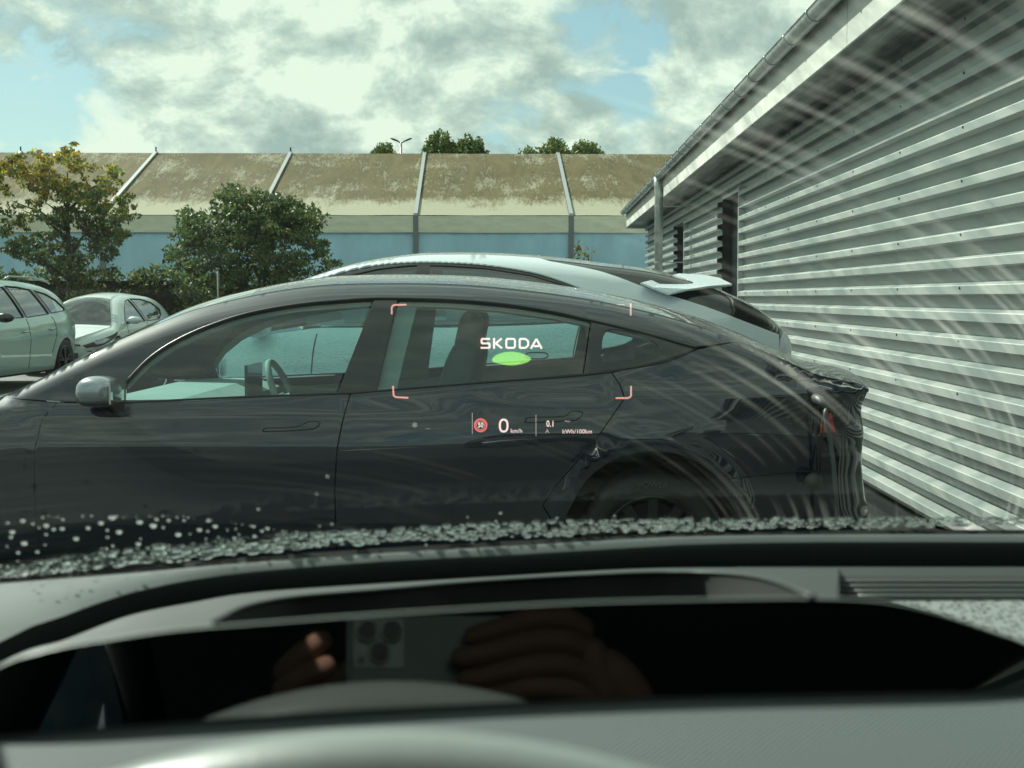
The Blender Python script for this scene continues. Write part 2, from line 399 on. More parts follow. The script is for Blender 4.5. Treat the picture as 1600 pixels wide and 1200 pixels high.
WHEELC = {}
def wheel(parent, x, y, z, r, rimr, spokes, m_rim, sign=-1, width=.22, text=None, twin=True):
    w = empty('wheel', (x, y, z)); w.parent = parent
    key = (r, rimr, spokes, m_rim.name, sign)
    if key in WHEELC:
        for c in WHEELC[key].children:
            d = c.copy(); COL.objects.link(d); d.parent = w
        return w
    WHEELC[key] = w
    n = 48; prof = [(rimr, .0), (rimr+.006, -.012), (rimr+.03, -.020), (r-.04, -.022), (r-.012, -.010), (r, .02), (r, width-.02), (r-.03, width), (rimr, width)]
    vs = []; fs = []
    for i in range(n):
        a = 2*math.pi*i/n
        for (q, d) in prof: vs.append((q*math.cos(a), -sign*d, q*math.sin(a)))
    L = len(prof)
    for i in range(n):
        for k in range(L-1): fs.append((i*L+k, i*L+k+1, ((i+1) % n)*L+k+1, ((i+1) % n)*L+k))
    pyd('tyre', vs, fs, M_tyre, w, True)
    mb = MB()
    for i in range(n):                   # rim lip, barrel
        pass
    prof = [(rimr+.004, -.006), (rimr-.004, -.012), (rimr-.014, -.006), (rimr-.02, .05), (rimr-.03, .15)]
    vs = []; L = len(prof); fs = []
    for i in range(n):
        a = 2*math.pi*i/n
        for (q, d) in prof: vs.append((q*math.cos(a), -sign*d, q*math.sin(a)))
    for i in range(n):
        for k in range(L-1): fs.append((i*L+k, i*L+k+1, ((i+1) % n)*L+k+1, ((i+1) % n)*L+k))
    mb.v = vs; mb.f = fs
    for i in range(spokes):
        for da in ((-.13, .13) if twin else (0,)):
            a = 2*math.pi*i/spokes+.3
            def q(rr, an, d): return (rr*math.cos(an), -sign*d, rr*math.sin(an))
            wd = .10 if twin else .22
            b = len(mb.v)
            for (rr, an, ww, d) in ((.045, a+da*.3, .25, .0), (rimr-.012, a+da*1.3, wd*.55, .004)):
                mb.v += [q(rr, an-ww, d), q(rr, an+ww, d), q(rr, an+ww, d+.03), q(rr, an-ww, d+.03)]
            for e in range(4): e2 = (e+1) % 4; mb.f.append((b+e, b+e2, b+4+e2, b+4+e))
    mb.tube([(0, -sign*-.008, 0), (0, -sign*.05, 0)], .055, 20)
    mb.build('rim', m_rim, w, False)
    d = MB(); d.tube([(0, -sign*.075, 0), (0, -sign*.10, 0)], rimr-.04, 28); d.build('brake_disc', M_dark, w)
    return w

def text_mesh(body, size, extrude=0.0005, bold=0):
    c = bpy.data.curves.new('lettering', 'FONT'); c.body = body; c.size = size; c.extrude = extrude; c.align_x = 'CENTER'; c.align_y = 'CENTER'; c.offset = bold
    c.resolution_u = 4
    o = bpy.data.objects.new('tmp', c); COL.objects.link(o); bpy.context.view_layer.update()
    me = bpy.data.meshes.new_from_object(o.evaluated_get(bpy.context.evaluated_depsgraph_get())); bpy.data.objects.remove(o); return me

# ================================================================== SETTING
# asphalt
m, nt_, b = base_mat('damp_asphalt')
tcn = N(nt_, 'ShaderNodeTexCoord'); n_ = N(nt_, 'ShaderNodeTexNoise', Scale=.35, Detail=8, Roughness=.65); nt_.links.new(tcn.outputs['Object'], n_.inputs['Vector'])
n2_ = N(nt_, 'ShaderNodeTexNoise', Scale=160, Detail=3); nt_.links.new(tcn.outputs['Object'], n2_.inputs['Vector'])
nt_.links.new(mixc(nt_, ramp(nt_, n_.outputs[0], [(.35, 0), (.65, 1)]), (.040, .044, .043), (.075, .08, .076)), b.inputs['Base Color'])
nt_.links.new(ramp(nt_, n_.outputs[0], [(.35, .35), (.65, .8)]), b.inputs['Roughness'])
bp = N(nt_, 'ShaderNodeBump', Strength=.5, Distance=.004); nt_.links.new(n2_.outputs[0], bp.inputs['Height']); nt_.links.new(bp.outputs[0], b.inputs['Normal'])
gx_ = (-900, 2.15, 2.35, 900); gy_ = (-900, -12, 41.88, 41.9, 1500); LOW = -.55
gv = [(x, y, LOW if (i >= 2 and 1 <= j <= 2) else 0) for j, y in enumerate(gy_) for i, x in enumerate(gx_)]
tag(pyd('ground', gv, [(j*4+i, j*4+i+1, j*4+i+5, j*4+i+4) for j in range(4) for i in range(3)], m), kind='structure')
m, nt_, b = base_mat('standing_water'); b.inputs['Base Color'].default_value = (.03, .034, .034, 1); b.inputs['Roughness'].default_value = .09
n_ = N(nt_, 'ShaderNodeTexNoise', Scale=6, Detail=3); bp = N(nt_, 'ShaderNodeBump', Strength=.08, Distance=.004); nt_.links.new(n_.outputs[0], bp.inputs['Height']); nt_.links.new(bp.outputs[0], b.inputs['Normal'])
tag(pyd('water_puddle', [(2.5, 5.2, LOW+.004), (3.3, 2.0, LOW+.004), (3.3, 24, LOW+.004), (2.6, 22, LOW+.004), (2.4, 12, LOW+.004)], [(0, 1, 2, 3, 4)], m), kind='structure')
# painted bay lines
M_line = mat('worn_white_road_paint', (.55, .56, .54), .7, var=.3, vscale=12)
for i, (x, y0, y1) in enumerate(((-5.9, 15, 28), (-1.3, -3.0, 2.4), (1.9, -3.0, 2.4))):
    tag(pyd('road_marking', [(x-.05, y0, .004), (x+.05, y0, .004), (x+.05, y1, .004), (x-.05, y1, .004)], [(0, 1, 2, 3)], M_line), kind='structure')
# planted strip below the hedge
M_soil = mat('bark_soil', (.035, .03, .02), .95, var=.4, bump=.6, bscale=30, bdist=.03)
tag(pyd('planted_ground', [(-30, 31.0, .02), (2, 31.0, .02), (2, 43.0, .02), (-30, 42.0, .02)], [(0, 1, 2, 3)], M_soil), kind='structure')

# ------------------------------------------------------------------ corrugated building
def caustic_streak_mat(name, lo, hi, rough, metal, scale=(1, 1, 1), rot=0, contrast=(.38, .62)):  # streaks of sunlight bounced off the cars, put into the colour
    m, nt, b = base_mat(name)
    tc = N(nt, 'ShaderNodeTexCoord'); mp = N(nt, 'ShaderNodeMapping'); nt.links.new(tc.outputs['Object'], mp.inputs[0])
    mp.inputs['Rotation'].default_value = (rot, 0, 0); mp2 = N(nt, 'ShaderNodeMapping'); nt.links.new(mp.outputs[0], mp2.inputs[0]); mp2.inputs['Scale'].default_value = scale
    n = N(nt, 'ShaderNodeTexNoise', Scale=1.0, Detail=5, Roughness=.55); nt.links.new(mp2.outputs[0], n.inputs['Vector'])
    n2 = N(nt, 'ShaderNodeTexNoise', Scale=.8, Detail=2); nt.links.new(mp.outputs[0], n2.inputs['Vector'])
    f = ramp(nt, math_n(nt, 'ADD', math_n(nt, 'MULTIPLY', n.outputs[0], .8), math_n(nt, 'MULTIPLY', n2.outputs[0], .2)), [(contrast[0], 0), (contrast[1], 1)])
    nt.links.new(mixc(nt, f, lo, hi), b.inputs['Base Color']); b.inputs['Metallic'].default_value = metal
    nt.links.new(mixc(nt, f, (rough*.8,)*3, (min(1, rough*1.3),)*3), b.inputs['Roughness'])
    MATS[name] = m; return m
M_sheet = caustic_streak_mat('caustic_streaked_zinc_sheet', (.28, .33, .32), (.38, .41, .385), .45, .30, (1, .45, 7), R_(-18), (.36, .60))  # cladding colour carries painted streaks of bounced light
M_fascia = caustic_streak_mat('caustic_streaked_fascia_paint', (.42, .44, .41), (.72, .74, .67), .5, .1, (1, .6, 4), R_(-20), (.35, .6))  # fascia colour carries the same painted light streaks
M_soffit = caustic_streak_mat('caustic_streaked_soffit_board', (.10, .11, .11), (.62, .64, .60), .5, .1, (6, .5, 1), 0, (.40, .60))  # pale streaks on the soffit are painted bounced light
M_zinc = mat('zinc_gutter', (.50, .54, .52), .38, metal=.6, var=.2, vscale=5)
M_winglass = mat('dark_building_glass', (.008, .012, .014), .30, spec=.2)
WX = 3.26
bld = empty('corrugated_hall', (WX, 0, 0), 0, 'grey hall clad in horizontal corrugated metal with a zinc gutter, beside the cars', 'building')
PIT, DEP = .2004, .098
def rib_profile(z0, z1):
    pts = []; k0 = int((z0-1.4)/PIT)-3
    for k in range(k0, k0+30):
        c = 1.4+k*PIT
        for dz, d in ((-.139, 0), (-.044, .14), (-.038, .96), (-.034, 1), (.028, 1), (.034, .96), (.058, 0)):
            z = c+dz
            pts.append((z, d*DEP))
    pts = [p for p in pts if z0 < p[0] < z1]
    return [(z0, 0)]+pts+[(z1, 0)]
def sheet(y0, y1, z0, z1):
    pr = rib_profile(z0, z1); vs = []; fs = []
    for (z, d) in pr:
        for y in (y0, y1): vs.append((-d, y, z))
    for i in range(len(pr)-1): a = i*2; fs.append((a, a+1, a+3, a+2))
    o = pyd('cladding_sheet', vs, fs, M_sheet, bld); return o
YE = 41.8
segs = [(-9, -3.6), (-3.6, 1.8), (1.8, 7.2), (7.2, 12.6), (12.6, 18.0), (18.0, 22.1), (24.7, 30.5), (32.8, 36.6), (38.0, YE)]
for a, b_ in segs: sheet(a, b_-.003 if b_ not in (22.1, 30.5, 36.6, YE) else b_, -.52, 3.52)
for a, b_, h in ((22.1, 24.7, 3.08), (30.5, 32.8, 3.02), (36.6, 38.0, 3.0)): sheet(a, b_, h, 3.52)
for a, b_, h, s in ((30.5, 32.8, 3.02, 1.0), (36.6, 38.0, 3.0, 1.0)): sheet(a, b_, -.52, s)
for (a, b_, h, s) in ((22.1, 24.7, 3.08, -.54), (30.5, 32.8, 3.02, 1.0), (36.6, 38.0, 3.0, 1.0)):
    w = MB(); w.box((.14, a, s), (.16, b_, h)); wo = w.build('door' if s < .5 else 'window', M_winglass, bld)
    f = MB()
    f.box((-.10, a-.06, s), (.14, a-.002, h+.05)); f.box((-.02, a, h+.002), (.14, b_, h+.05)); f.box((-.05, a, s-.06), (.14, b_, s-.002))
    fo = f.build('frame', mat('pale_metal_frame', (.52, .56, .56), .4, metal=.3), wo)
    rv = MB(); rv.box((.0, b_+.002, s), (.14, b_+.05, h+.05)); rv.build('reveal', M_dark, wo)
    g = MB(); mid = (a+b_)/2; g.box((.10, mid-.03, s), (.138, mid+.03, h)); g.build('mullion', M_dark, wo)
for k, y in enumerate(np.arange(3.2, 41, 1.8)):          # fixing screws on every second rib, one mesh per column
    s_ = MB()
    for j in range(-4, 11, 2):
        z = 1.4+j*PIT
        if z < .5 or z > 3.45: continue
        if any(a-.1 < y < b2+.1 for a, b2 in ((22.1, 24.7), (30.5, 32.8), (36.6, 38))): continue
        s_.tube([(-DEP-.007, y, z+.012), (-DEP+.003, y, z+.012)], .010, 6)
    if s_.v: so = s_.build('screw_row', M_dark, bld); so['kind'] = 'stuff'
# eave
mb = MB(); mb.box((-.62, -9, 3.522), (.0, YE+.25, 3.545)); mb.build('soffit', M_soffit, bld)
ys = [-9, -5.3, -1.0, 3.3, 7.6, 11.9, 16.2, 20.5, 24.8, 29.1, 33.4, 37.7, YE+.3]
for a, b_ in zip(ys[:-1], ys[1:]):
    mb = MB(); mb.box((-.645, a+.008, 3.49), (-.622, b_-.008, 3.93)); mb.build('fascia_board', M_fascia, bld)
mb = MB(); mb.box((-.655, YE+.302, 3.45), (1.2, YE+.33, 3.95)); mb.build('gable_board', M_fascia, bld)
vs = []; fs = []; gx, gz, gr = -.745, 3.95, .088
prof = [(gx+gr*math.cos(R_(a)), gz+gr*math.sin(R_(a))) for a in range(180, 361, 15)]; prof = [(gx-gr-.012, gz+.004), (gx-gr-.004, gz+.010)]+prof
for (x, z) in prof:
    for y in (-9, YE+.35): vs.append((x, y, z))
for i in range(len(prof)-1): fs.append((2*i, 2*i+1, 2*i+3, 2*i+2))
g = pyd('gutter', vs, fs, M_zinc, bld, True)
for y in np.arange(2.2, YE, 1.17):
    mb = MB(); rr = gr+.006
    pts = [(gx+rr*math.cos(R_(a)), y, gz+rr*math.sin(R_(a))) for a in range(175, 365, 15)]
    mb.tube(pts, .009, 6); mb.build('gutter_strap', M_zinc, g, True)
vs = [(-.66, -9, 3.965), (-.66, YE+.3, 3.965), (9, YE+.3, 5.6), (9, -9, 5.6), (-.66, -9, 3.935), (-.66, YE+.3, 3.935), (9, YE+.3, 5.5), (9, -9, 5.5)]
pyd('roof', vs, [(0, 3, 2, 1), (4, 5, 6, 7), (0, 1, 5, 4), (1, 2, 6, 5), (0, 4, 7, 3)], mat('roof_felt', (.12, .13, .13), .8, var=.2), bld)
mb = MB(); mb.box((.2, -9, -.6), (9, YE-.05, 3.9)); mb.build('core_wall', mat('rendered_gable', (.3, .31, .3), .8), bld)
mb = MB(); dp = 29.6
mb.tube([(gx, dp, 3.93), (gx, dp, 3.72), (gx+.02, dp, 3.6), (gx+.02, dp, -.5)], .088, 14); dpo = mb.build('downpipe', M_zinc, bld, True)
for z in (.8, 2.1, 3.3):
    mb = MB(); mb.tube([(gx+.02, dp, z-.02), (gx+.02, dp, z+.02)], .096, 14); mb.box((gx+.1, dp-.015, z-.012), (0, dp+.015, z+.012)); mb.build('pipe_clip', M_zinc, dpo)

# ------------------------------------------------------------------ marquee hall
def tent_roof_mat():
    m, nt, b = base_mat('algae_stained_canvas')
    tc = N(nt, 'ShaderNodeTexCoord'); mp = N(nt, 'ShaderNodeMapping'); nt.links.new(tc.outputs['Object'], mp.inputs[0]); mp.inputs['Scale'].default_value = (1.6, .32, .32)
    n = N(nt, 'ShaderNodeTexNoise', Scale=1.2, Detail=9, Roughness=.65, Distortion=.5); nt.links.new(mp.outputs[0], n.inputs['Vector'])
    n3 = N(nt, 'ShaderNodeTexNoise', Scale=.45, Detail=4, Roughness=.6); nt.links.new(tc.outputs['Object'], n3.inputs['Vector'])
    n4 = N(nt, 'ShaderNodeTexNoise', Scale=9, Detail=6, Roughness=.7); nt.links.new(mp.outputs[0], n4.inputs['Vector'])
    sp = N(nt, 'ShaderNodeSeparateXYZ'); nt.links.new(tc.outputs['Object'], sp.inputs[0])
    edge = N(nt, 'ShaderNodeMapRange'); nt.links.new(sp.outputs[1], edge.inputs[0]); edge.inputs[1].default_value = .25; edge.inputs[2].default_value = 2.3; edge.inputs[3].default_value = -.24; edge.inputs[4].default_value = .07
    s = math_n(nt, 'ADD', math_n(nt, 'MULTIPLY', n.outputs[0], .55), math_n(nt, 'MULTIPLY', n3.outputs[0], .45))
    s = math_n(nt, 'ADD', s, edge.outputs[0]); s = math_n(nt, 'ADD', s, math_n(nt, 'MULTIPLY', math_n(nt, 'SUBTRACT', n4.outputs[0], .5), .50))
    f = ramp(nt, s, [(.37, 0), (.56, 1)])
    moss = mixc(nt, ramp(nt, n.outputs[0], [(.35, 0), (.65, 1)]), (.080, .068, .030), (.15, .125, .062))
    nt.links.new(mixc(nt, f, (.36, .35, .26), moss), b.inputs['Base Color']); b.inputs['Roughness'].default_value = .85; b.inputs['Specular IOR Level'].default_value = .12
    return m
M_tentroof = tent_roof_mat()
M_cream = mat('dirty_cream_canvas', (.76, .75, .60), .6, var=.12, vscale=2, aniso=(1, 1, 4))
M_blue = mat('faded_blue_wall_sheet', (.46, .72, .88), .55, var=.14, vscale=.8, aniso=(1.2, 1, .5))
M_alu = mat('aluminium_beam', (.45, .47, .48), .4, metal=.6)
tent = empty('marquee', (-4.02, 44.0, 0), R_(2.6), 'long marquee with an algae stained cream roof and faded blue walls, beyond the hedge', 'marquee')
EZ, RZ, HW = 3.98, 6.72, 7.5; VZ = 3.45
for k in range(-6, 4):
    x0, x1 = k*5.0+.07, (k+1)*5.0-.07
    vs = []; fs = []; nx, ny = 12, 12
    for j in range(ny+1):
        for i in range(nx+1):
            u, v = i/nx, j/ny
            sag = -.05*math.sin(math.pi*u)*math.sin(math.pi*v)+.012*mnoise.noise(Vector((k*3+u*4, v*5, 0)))
            vs.append((x0+(x1-x0)*u, HW*v, EZ+(RZ-EZ)*v+sag))
    for j in range(ny):
        for i in range(nx): a = j*(nx+1)+i; fs.append((a, a+1, a+nx+2, a+nx+1))
    pyd('roof_panel', vs, fs, M_tentroof, tent, True)
    pyd('far_roof_panel', [(x0, HW, RZ), (x1, HW, RZ), (x1, 2*HW, EZ), (x0, 2*HW, EZ)], [(0, 1, 2, 3)], M_tentroof, tent)
    vs = []; fs = []
    for j in range(5):
        for i in range(13):
            u = i/12; vs.append((x0+(x1-x0)*u, -.02-.012*math.sin(u*37+j)+.0*j, EZ-.02-(EZ-VZ)*j/4-.012*math.sin(u*math.pi)*j/4))
    for j in range(4):
        for i in range(12): a = j*13+i; fs.append((a, a+1, a+14, a+13))
    pyd('valance', vs, fs, M_cream, tent, True)
    vs = []; fs = []
    for j in range(9):
        for i in range(25):
            u = i/24; z = (VZ+.03)*(1-j/8); vs.append((x0+(x1-x0)*u, .05+.02*mnoise.noise(Vector((u*7+k*9, z*1.3, 4)))+.012*math.sin(u*60+z*2), z))
    for j in range(8):
        for i in range(24): a = j*25+i; fs.append((a, a+1, a+26, a+25))
    pyd('wall_sheet', vs, fs, M_blue, tent, True)
for k in range(-6, 5):
    x = k*5.0; mb = MB()
    mb.box((x-.085, -.04, 0), (x+.085, .1, EZ)); mb.build('post', mat('grey_post', (.20, .22, .23), .5, metal=.4), tent)
    mb = MB(); mb.prism([(-.02, EZ+.0), (-.02, EZ+.07), (HW, RZ+.07), (2*HW, EZ+.07), (2*HW, EZ), (HW, RZ)], lambda p: (x-.06, p[0], p[1]), lambda p: (x+.06, p[0], p[1])); mb.build('rafter', M_alu, tent)
    mb = MB(); mb.tube([(x, HW, RZ), (x, HW, RZ+.22)], .03, 6); mb.build('ridge_finial', M_dark, tent)
mb = MB(); mb.box((-30, 2*HW, 0), (20, 2*HW+.05, EZ)); mb.build('back_wall', M_cream, tent)

# ------------------------------------------------------------------ vegetation
def leafmat(name, col, tr=.35):
    m, nt, b = base_mat(name); b.inputs['Roughness'].default_value = .55
    tc = N(nt, 'ShaderNodeTexCoord'); n = N(nt, 'ShaderNodeTexNoise', Scale=1.7, Detail=3); nt.links.new(tc.outputs['Object'], n.inputs['Vector'])
    c = mixc(nt, ramp(nt, n.outputs[0], [(.3, 0), (.7, 1)]), tuple(k*.65 for k in col), tuple(k*1.35 for k in col)); nt.links.new(c, b.inputs['Base Color'])
    t = N(nt, 'ShaderNodeBsdfTranslucent'); nt.links.new(c, t.inputs[0]); mx = N(nt, 'ShaderNodeMixShader', Fac=tr)
    nt.links.new(b.outputs[0], mx.inputs[1]); nt.links.new(t.outputs[0], mx.inputs[2]); nt.links.new(mx.outputs[0], nt.nodes['Material Output'].inputs[0]); MATS[name] = m; return m
L_g1 = leafmat('dark_green_leaves', (.042, .080, .030)); L_g2 = leafmat('green_leaves', (.10, .16, .045)); L_g3 = leafmat('olive_leaves', (.19, .20, .055))
L_o1 = leafmat('yellow_leaves', (.50, .42, .06)); L_o2 = leafmat('orange_leaves', (.42, .20, .04))
M_bark = mat('bark', (.06, .05, .04), .9, var=.3, bump=.5)
def leaves(name, clumps, size, mats, pick, parent, flat=.6):
    vs = []; fs = []; mi = []
    for (c, r, n) in clumps:
        for _ in range(n):
            d = Vector((random.gauss(0, 1), random.gauss(0, 1), random.gauss(0, 1))).normalized()*(random.random()**.45)
            p = Vector((c[0]+d.x*r[0], c[1]+d.y*r[1], c[2]+d.z*r[2]))
            a = Vector((random.gauss(0, 1), random.gauss(0, 1), random.gauss(0, flat))).normalized(); b = a.orthogonal().normalized(); b = Matrix.Rotation(random.random()*6.28, 3, a) @ b
            s = size*random.uniform(.6, 1.35); n0 = len(vs); q = a.cross(b)
            vs += [tuple(p-b*s), tuple(p+q*s*.45), tuple(p+b*s), tuple(p-q*s*.45)]
            fs.append((n0, n0+1, n0+2, n0+3)); mi.append(pick(p))
    me = bpy.data.meshes.new(name); me.from_pydata(vs, [], fs); me.update()
    o = link(name, me, mats, parent); me.polygons.foreach_set('material_index', mi); return o
def tree_clumps(cx, cy, cz, rx, ry, rz, n, cr, leaves_per, core=1.0):
    out = []
    for _ in range(n):
        d = Vector((random.gauss(0, 1), random.gauss(0, 1), random.gauss(0, 1))).normalized()*(random.random()**.35)
        k = random.uniform(.6, 1.4)
        out.append(((cx+d.x*rx, cy+d.y*ry, cz+d.z*rz), (cr*k, cr*k, cr*k*.7), int(leaves_per*k)))
    return out
def limbs(name, base, top, spread, n, parent, r0):
    mb = MB(); base = Vector(base); top = Vector(top)
    pts = [base+(top-base)*t+Vector((random.uniform(-.06, .06), random.uniform(-.06, .06), 0)) for t in (0, .25, .5, .75, 1)]
    mb.tube(pts, [r0, r0*.8, r0*.6, r0*.4, r0*.15], 8); mb.build('trunk', M_bark, parent, True)
    for _ in range(n):
        t = random.uniform(.2, .8); a = base+(top-base)*t; an = random.random()*6.28; L = spread*random.uniform(.5, 1)
        e = a+Vector((math.cos(an)*L, math.sin(an)*L, L*random.uniform(.4, .9))); mb = MB(); m_ = (a+e)/2+Vector((0, 0, .12))
        mb.tube([a, m_, e], [r0*.4, r0*.25, r0*.06], 6); mb.build('limb', M_bark, parent, True)
# autumn tree
ty = 35.5; tx = (103-845)/FPX*ty
t1 = empty('maple_tree', (0, 0, 0), 0, 'young tree turning yellow and orange at its top, behind the parked estate car', 'tree')
limbs('t', (tx, ty, 0), (tx+.1, ty, 4.6), 1.5, 14, t1, .12)
S = FPX/ty
def c_at(px, py, dy=0): return ((px-845)/FPX*(ty+dy), ty+dy, CAMZ+(465-py)/FPX*(ty+dy))
cl = []
for (px, py, rx, ry, n) in ((60, 270, 45, 28, 34), (112, 252, 16, 26, 16), (100, 290, 40, 26, 26), (25, 255, 22, 18, 16), (160, 300, 38, 40, 36), (95, 330, 60, 45, 60), (25, 385, 22, 16, 20), (55, 395, 35, 16, 20), (180, 350, 22, 40, 22), (150, 390, 40, 40, 32), (115, 425, 34, 30, 34), (-20, 290, 30, 50, 30), (90, 395, 30, 40, 28), (120, 455, 24, 22, 16), (10, 340, 26, 30, 12), (175, 285, 16, 14, 7), (197, 330, 12, 30, 7)):
    for _ in range(n):
        d = Vector((random.gauss(0, 1), random.gauss(0, 1), random.gauss(0, 1))).normalized()*(random.random()**.4)
        c = c_at(px+d.x*rx*1.12, py+d.z*ry*1.12, d.y*1.3); k = random.uniform(.08, .26); cl.append((c, (k*1.1, k*1.1, k*.6), int(44*k/.2)))
def pick1(p):
    q = (p.z-2.9)/2.2+mnoise.noise(p*1.1)*.55+ (abs(p.x-tx)-1)*.12
    r = random.random()
    if q > .62: return 3 if r < .34 else (4 if r < .46 else (2 if r < .85 else 1))
    if q > .30: return 2 if r < .5 else (3 if r < .62 else 1)
    return 0 if r < .40 else (1 if r < .8 else 2)
leaves('crown', cl, .062, [L_g1, L_g2, L_g3, L_o1, L_o2], pick1, t1)
# big green bush
by = 33.5
t2 = empty('bush', (0, 0, 0), 0, 'broad dark green bush with spiky shoots, taller than the hedge beside it', 'bush')
bx = (390-845)/FPX*by
cl = []
def c_at2(px, py, dy=0): return ((px-845)/FPX*(by+dy), by+dy, CAMZ+(465-py)/FPX*(by+dy))
for (px, py, rx, ry, n) in ((370, 345, 60, 42, 70), (440, 350, 50, 34, 50), (310, 390, 45, 42, 46), (460, 400, 46, 50, 52), (385, 410, 85, 55, 120), (365, 302, 22, 18, 14), (430, 315, 28, 16, 14), (485, 345, 20, 20, 10), (300, 345, 22, 22, 12), (275, 405, 20, 16, 12), (495, 385, 18, 30, 12), (380, 475, 100, 35, 110), (330, 455, 60, 40, 50), (450, 450, 50, 30, 40), (517, 410, 8, 9, 4)):
    for _ in range(n):
        d = Vector((random.gauss(0, 1), random.gauss(0, 1), random.gauss(0, 1))).normalized()*(random.random()**.4)
        c = c_at2(px+d.x*rx*1.05, py+d.z*ry*1.05, d.y*1.5); k = random.uniform(.09, .28); cl.append((c, (k*1.15, k*1.15, k*.55), int(46*k/.22)))
for _ in range(46):                     # upright shoots that break the outline
    px = random.uniform(285, 500); top = 300+abs(px-390)*.42+random.uniform(-16, 10)
    for j in range(5): cl.append((c_at2(px+j*random.uniform(-1.5, 2.5), top+j*9, random.uniform(-.6, .6)), (.07, .07, .15), 9))
leaves('crown', cl, .058, [L_g1, L_g2, L_g3], lambda p: 0 if random.random() < .42 else (1 if random.random() < .7 else 2), t2)
for k in range(7):
    mb = MB(); a = Vector((bx+random.uniform(-.5, .5), by, 0)); e = a+Vector((random.uniform(-1.2, 1.2), random.uniform(-.6, .6), random.uniform(2, 3)))
    mb.tube([a, (a+e)/2+Vector((0, 0, .2)), e], [.06, .04, .01], 6); mb.build('stem', M_bark, t2, True)
# hedge
hd = empty('hedge', (0, 0, 0), 0, 'clipped mixed hedge running behind the parked cars', 'hedge')
cl = []
for _ in range(620):
    x = random.uniform(-18.5, -8.4); z = random.uniform(.1, 2.05); cl.append(((x, 37.2+random.uniform(-.45, .45), z+.08*math.sin(x*2.3)), (.26, .26, .2), 34))
leaves('foliage', cl, .075, [L_g1, L_g2, L_g3, L_o1], lambda p: (0, 0, 1, 1, 2, 2, 0, 1, 3)[int(random.random()*8.25)], hd)
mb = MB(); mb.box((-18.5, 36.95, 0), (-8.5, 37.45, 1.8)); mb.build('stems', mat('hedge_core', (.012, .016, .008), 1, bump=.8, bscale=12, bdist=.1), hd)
# young sapling next to the hall
sp = empty('sapling', (0, 0, 0), 0, 'thin young sapling in front of the blue marquee wall, near the hall', 'tree')
sy = 40.5
for (px, h) in ((903, 372), (914, 388), (925, 384)):
    mb = MB(); a = P(px-3, 465, sy); a.z = 0; e = P(px, h, sy); mb.tube([a, (a+e)/2, e], [.02, .014, .004], 5); mb.build('stem', M_bark, sp, True)
cl = []
for _ in range(30):
    t = random.random(); px = random.choice((903, 903, 914, 925)); c = P(px+random.uniform(-4, 4), 374+t*40+(px-903)*.6, sy); cl.append((tuple(c), (.07, .07, .07), 6))
leaves('crown', cl, .06, [L_g2, L_g3, L_o1], lambda p: random.choice((0, 1, 1, 2)), sp)
# tree tops beyond the marquee
def far_tree(pxs, label, Y=72, seed=0):
    random.seed(seed); cl = []
    t = empty('far_tree', (0, 0, 0), 0, label, 'tree', 'tree tops beyond the marquee')
    x0, x1, top, bot = pxs
    for _ in range(int((x1-x0)*1.3)):
        px = random.uniform(x0, x1); u = (px-x0)/(x1-x0)*2-1; tp = top+(bot-top)*(abs(u)**1.8)*.75+random.uniform(-6, 8)
        for j in range(4):
            c = P(px+random.uniform(-2, 2), tp+j*random.uniform(4, 9), Y+random.uniform(-1.5, 1.5)); cl.append((tuple(c), (.12, .12, .30), 9))
    c0 = P((x0+x1)/2, 250, Y)
    for _ in range(40): cl.append(((c0.x+random.uniform(-1, 1)*(x1-x0)/FPX*Y*.5, Y+random.uniform(-1.5, 1.5), random.uniform(3, c0.z)), (.7, .7, .7), 26))
    leaves('crown', cl, .12, [L_g1, L_g2, L_g3], lambda p: random.choice((0, 1, 1, 2)), t)
    mb = MB(); mb.tube([(c0.x, Y, 0), (c0.x, Y, c0.z-.5)], [.25, .08], 7); mb.build('trunk', M_bark, t, True)
far_tree((583, 618, 232, 250), 'small bushy tree top left of the lamp post, beyond the marquee roof', seed=3)
far_tree((660, 715, 213, 252), 'tallest dense tree top beyond the marquee roof, right of the lamp post', seed=4)
far_tree((708, 762, 221, 252), 'tree top adjoining the tallest one on its right, beyond the marquee roof', seed=5)
far_tree((808, 846, 240, 254), 'lowest sparse shoots showing above the marquee ridge between two fuller crowns', seed=6)
far_tree((843, 890, 225, 252), 'pointed tree top above the third marquee bay, left one of a close pair', seed=8)
far_tree((884, 942, 229, 252), 'wide low tree top above the marquee ridge nearest to the corrugated hall', seed=9)
random.seed(11)
# lamp post
LY = 70; lp = empty('street_lamp', tuple(P(628, 465, LY)*1), 0, 'twin arm street lamp rising behind the marquee ridge', 'street lamp'); lp.location.z = 0
hz = P(628, 222, LY).z
mb = MB(); mb.tube([(0, 0, 0), (0, 0, hz)], [.09, .05], 8); mb.build('pole', M_alu, lp, True)
for s in (-1, 1):
    mb = MB(); mb.tube([(0, 0, hz-.05), (s*.2, 0, hz+.05)], .03, 6); mb.ellipsoid((s*.34, 0, hz+.12), (.24, .12, .05), rot=Matrix.Rotation(-s*.35, 3, 'Y')); mb.build('lamp_head', M_dark, lp, True)
# thin metal post in front of the bush
pp = P(341, 465, 29); mb = MB(); mb.tube([(0, 0, 0), (0, 0, CAMZ+(465-420)/FPX*29)], .02, 8); mb.tube([(0, 0, 1.93), (0, 0, 1.97)], .04, 8)
o = mb.build('metal_post', mat('dull_galvanised_post', (.22, .24, .24), .7), None, True); o.location = (pp.x, 29, 0); tag(o, 'thin grey metal post standing in front of the green bush', 'post')

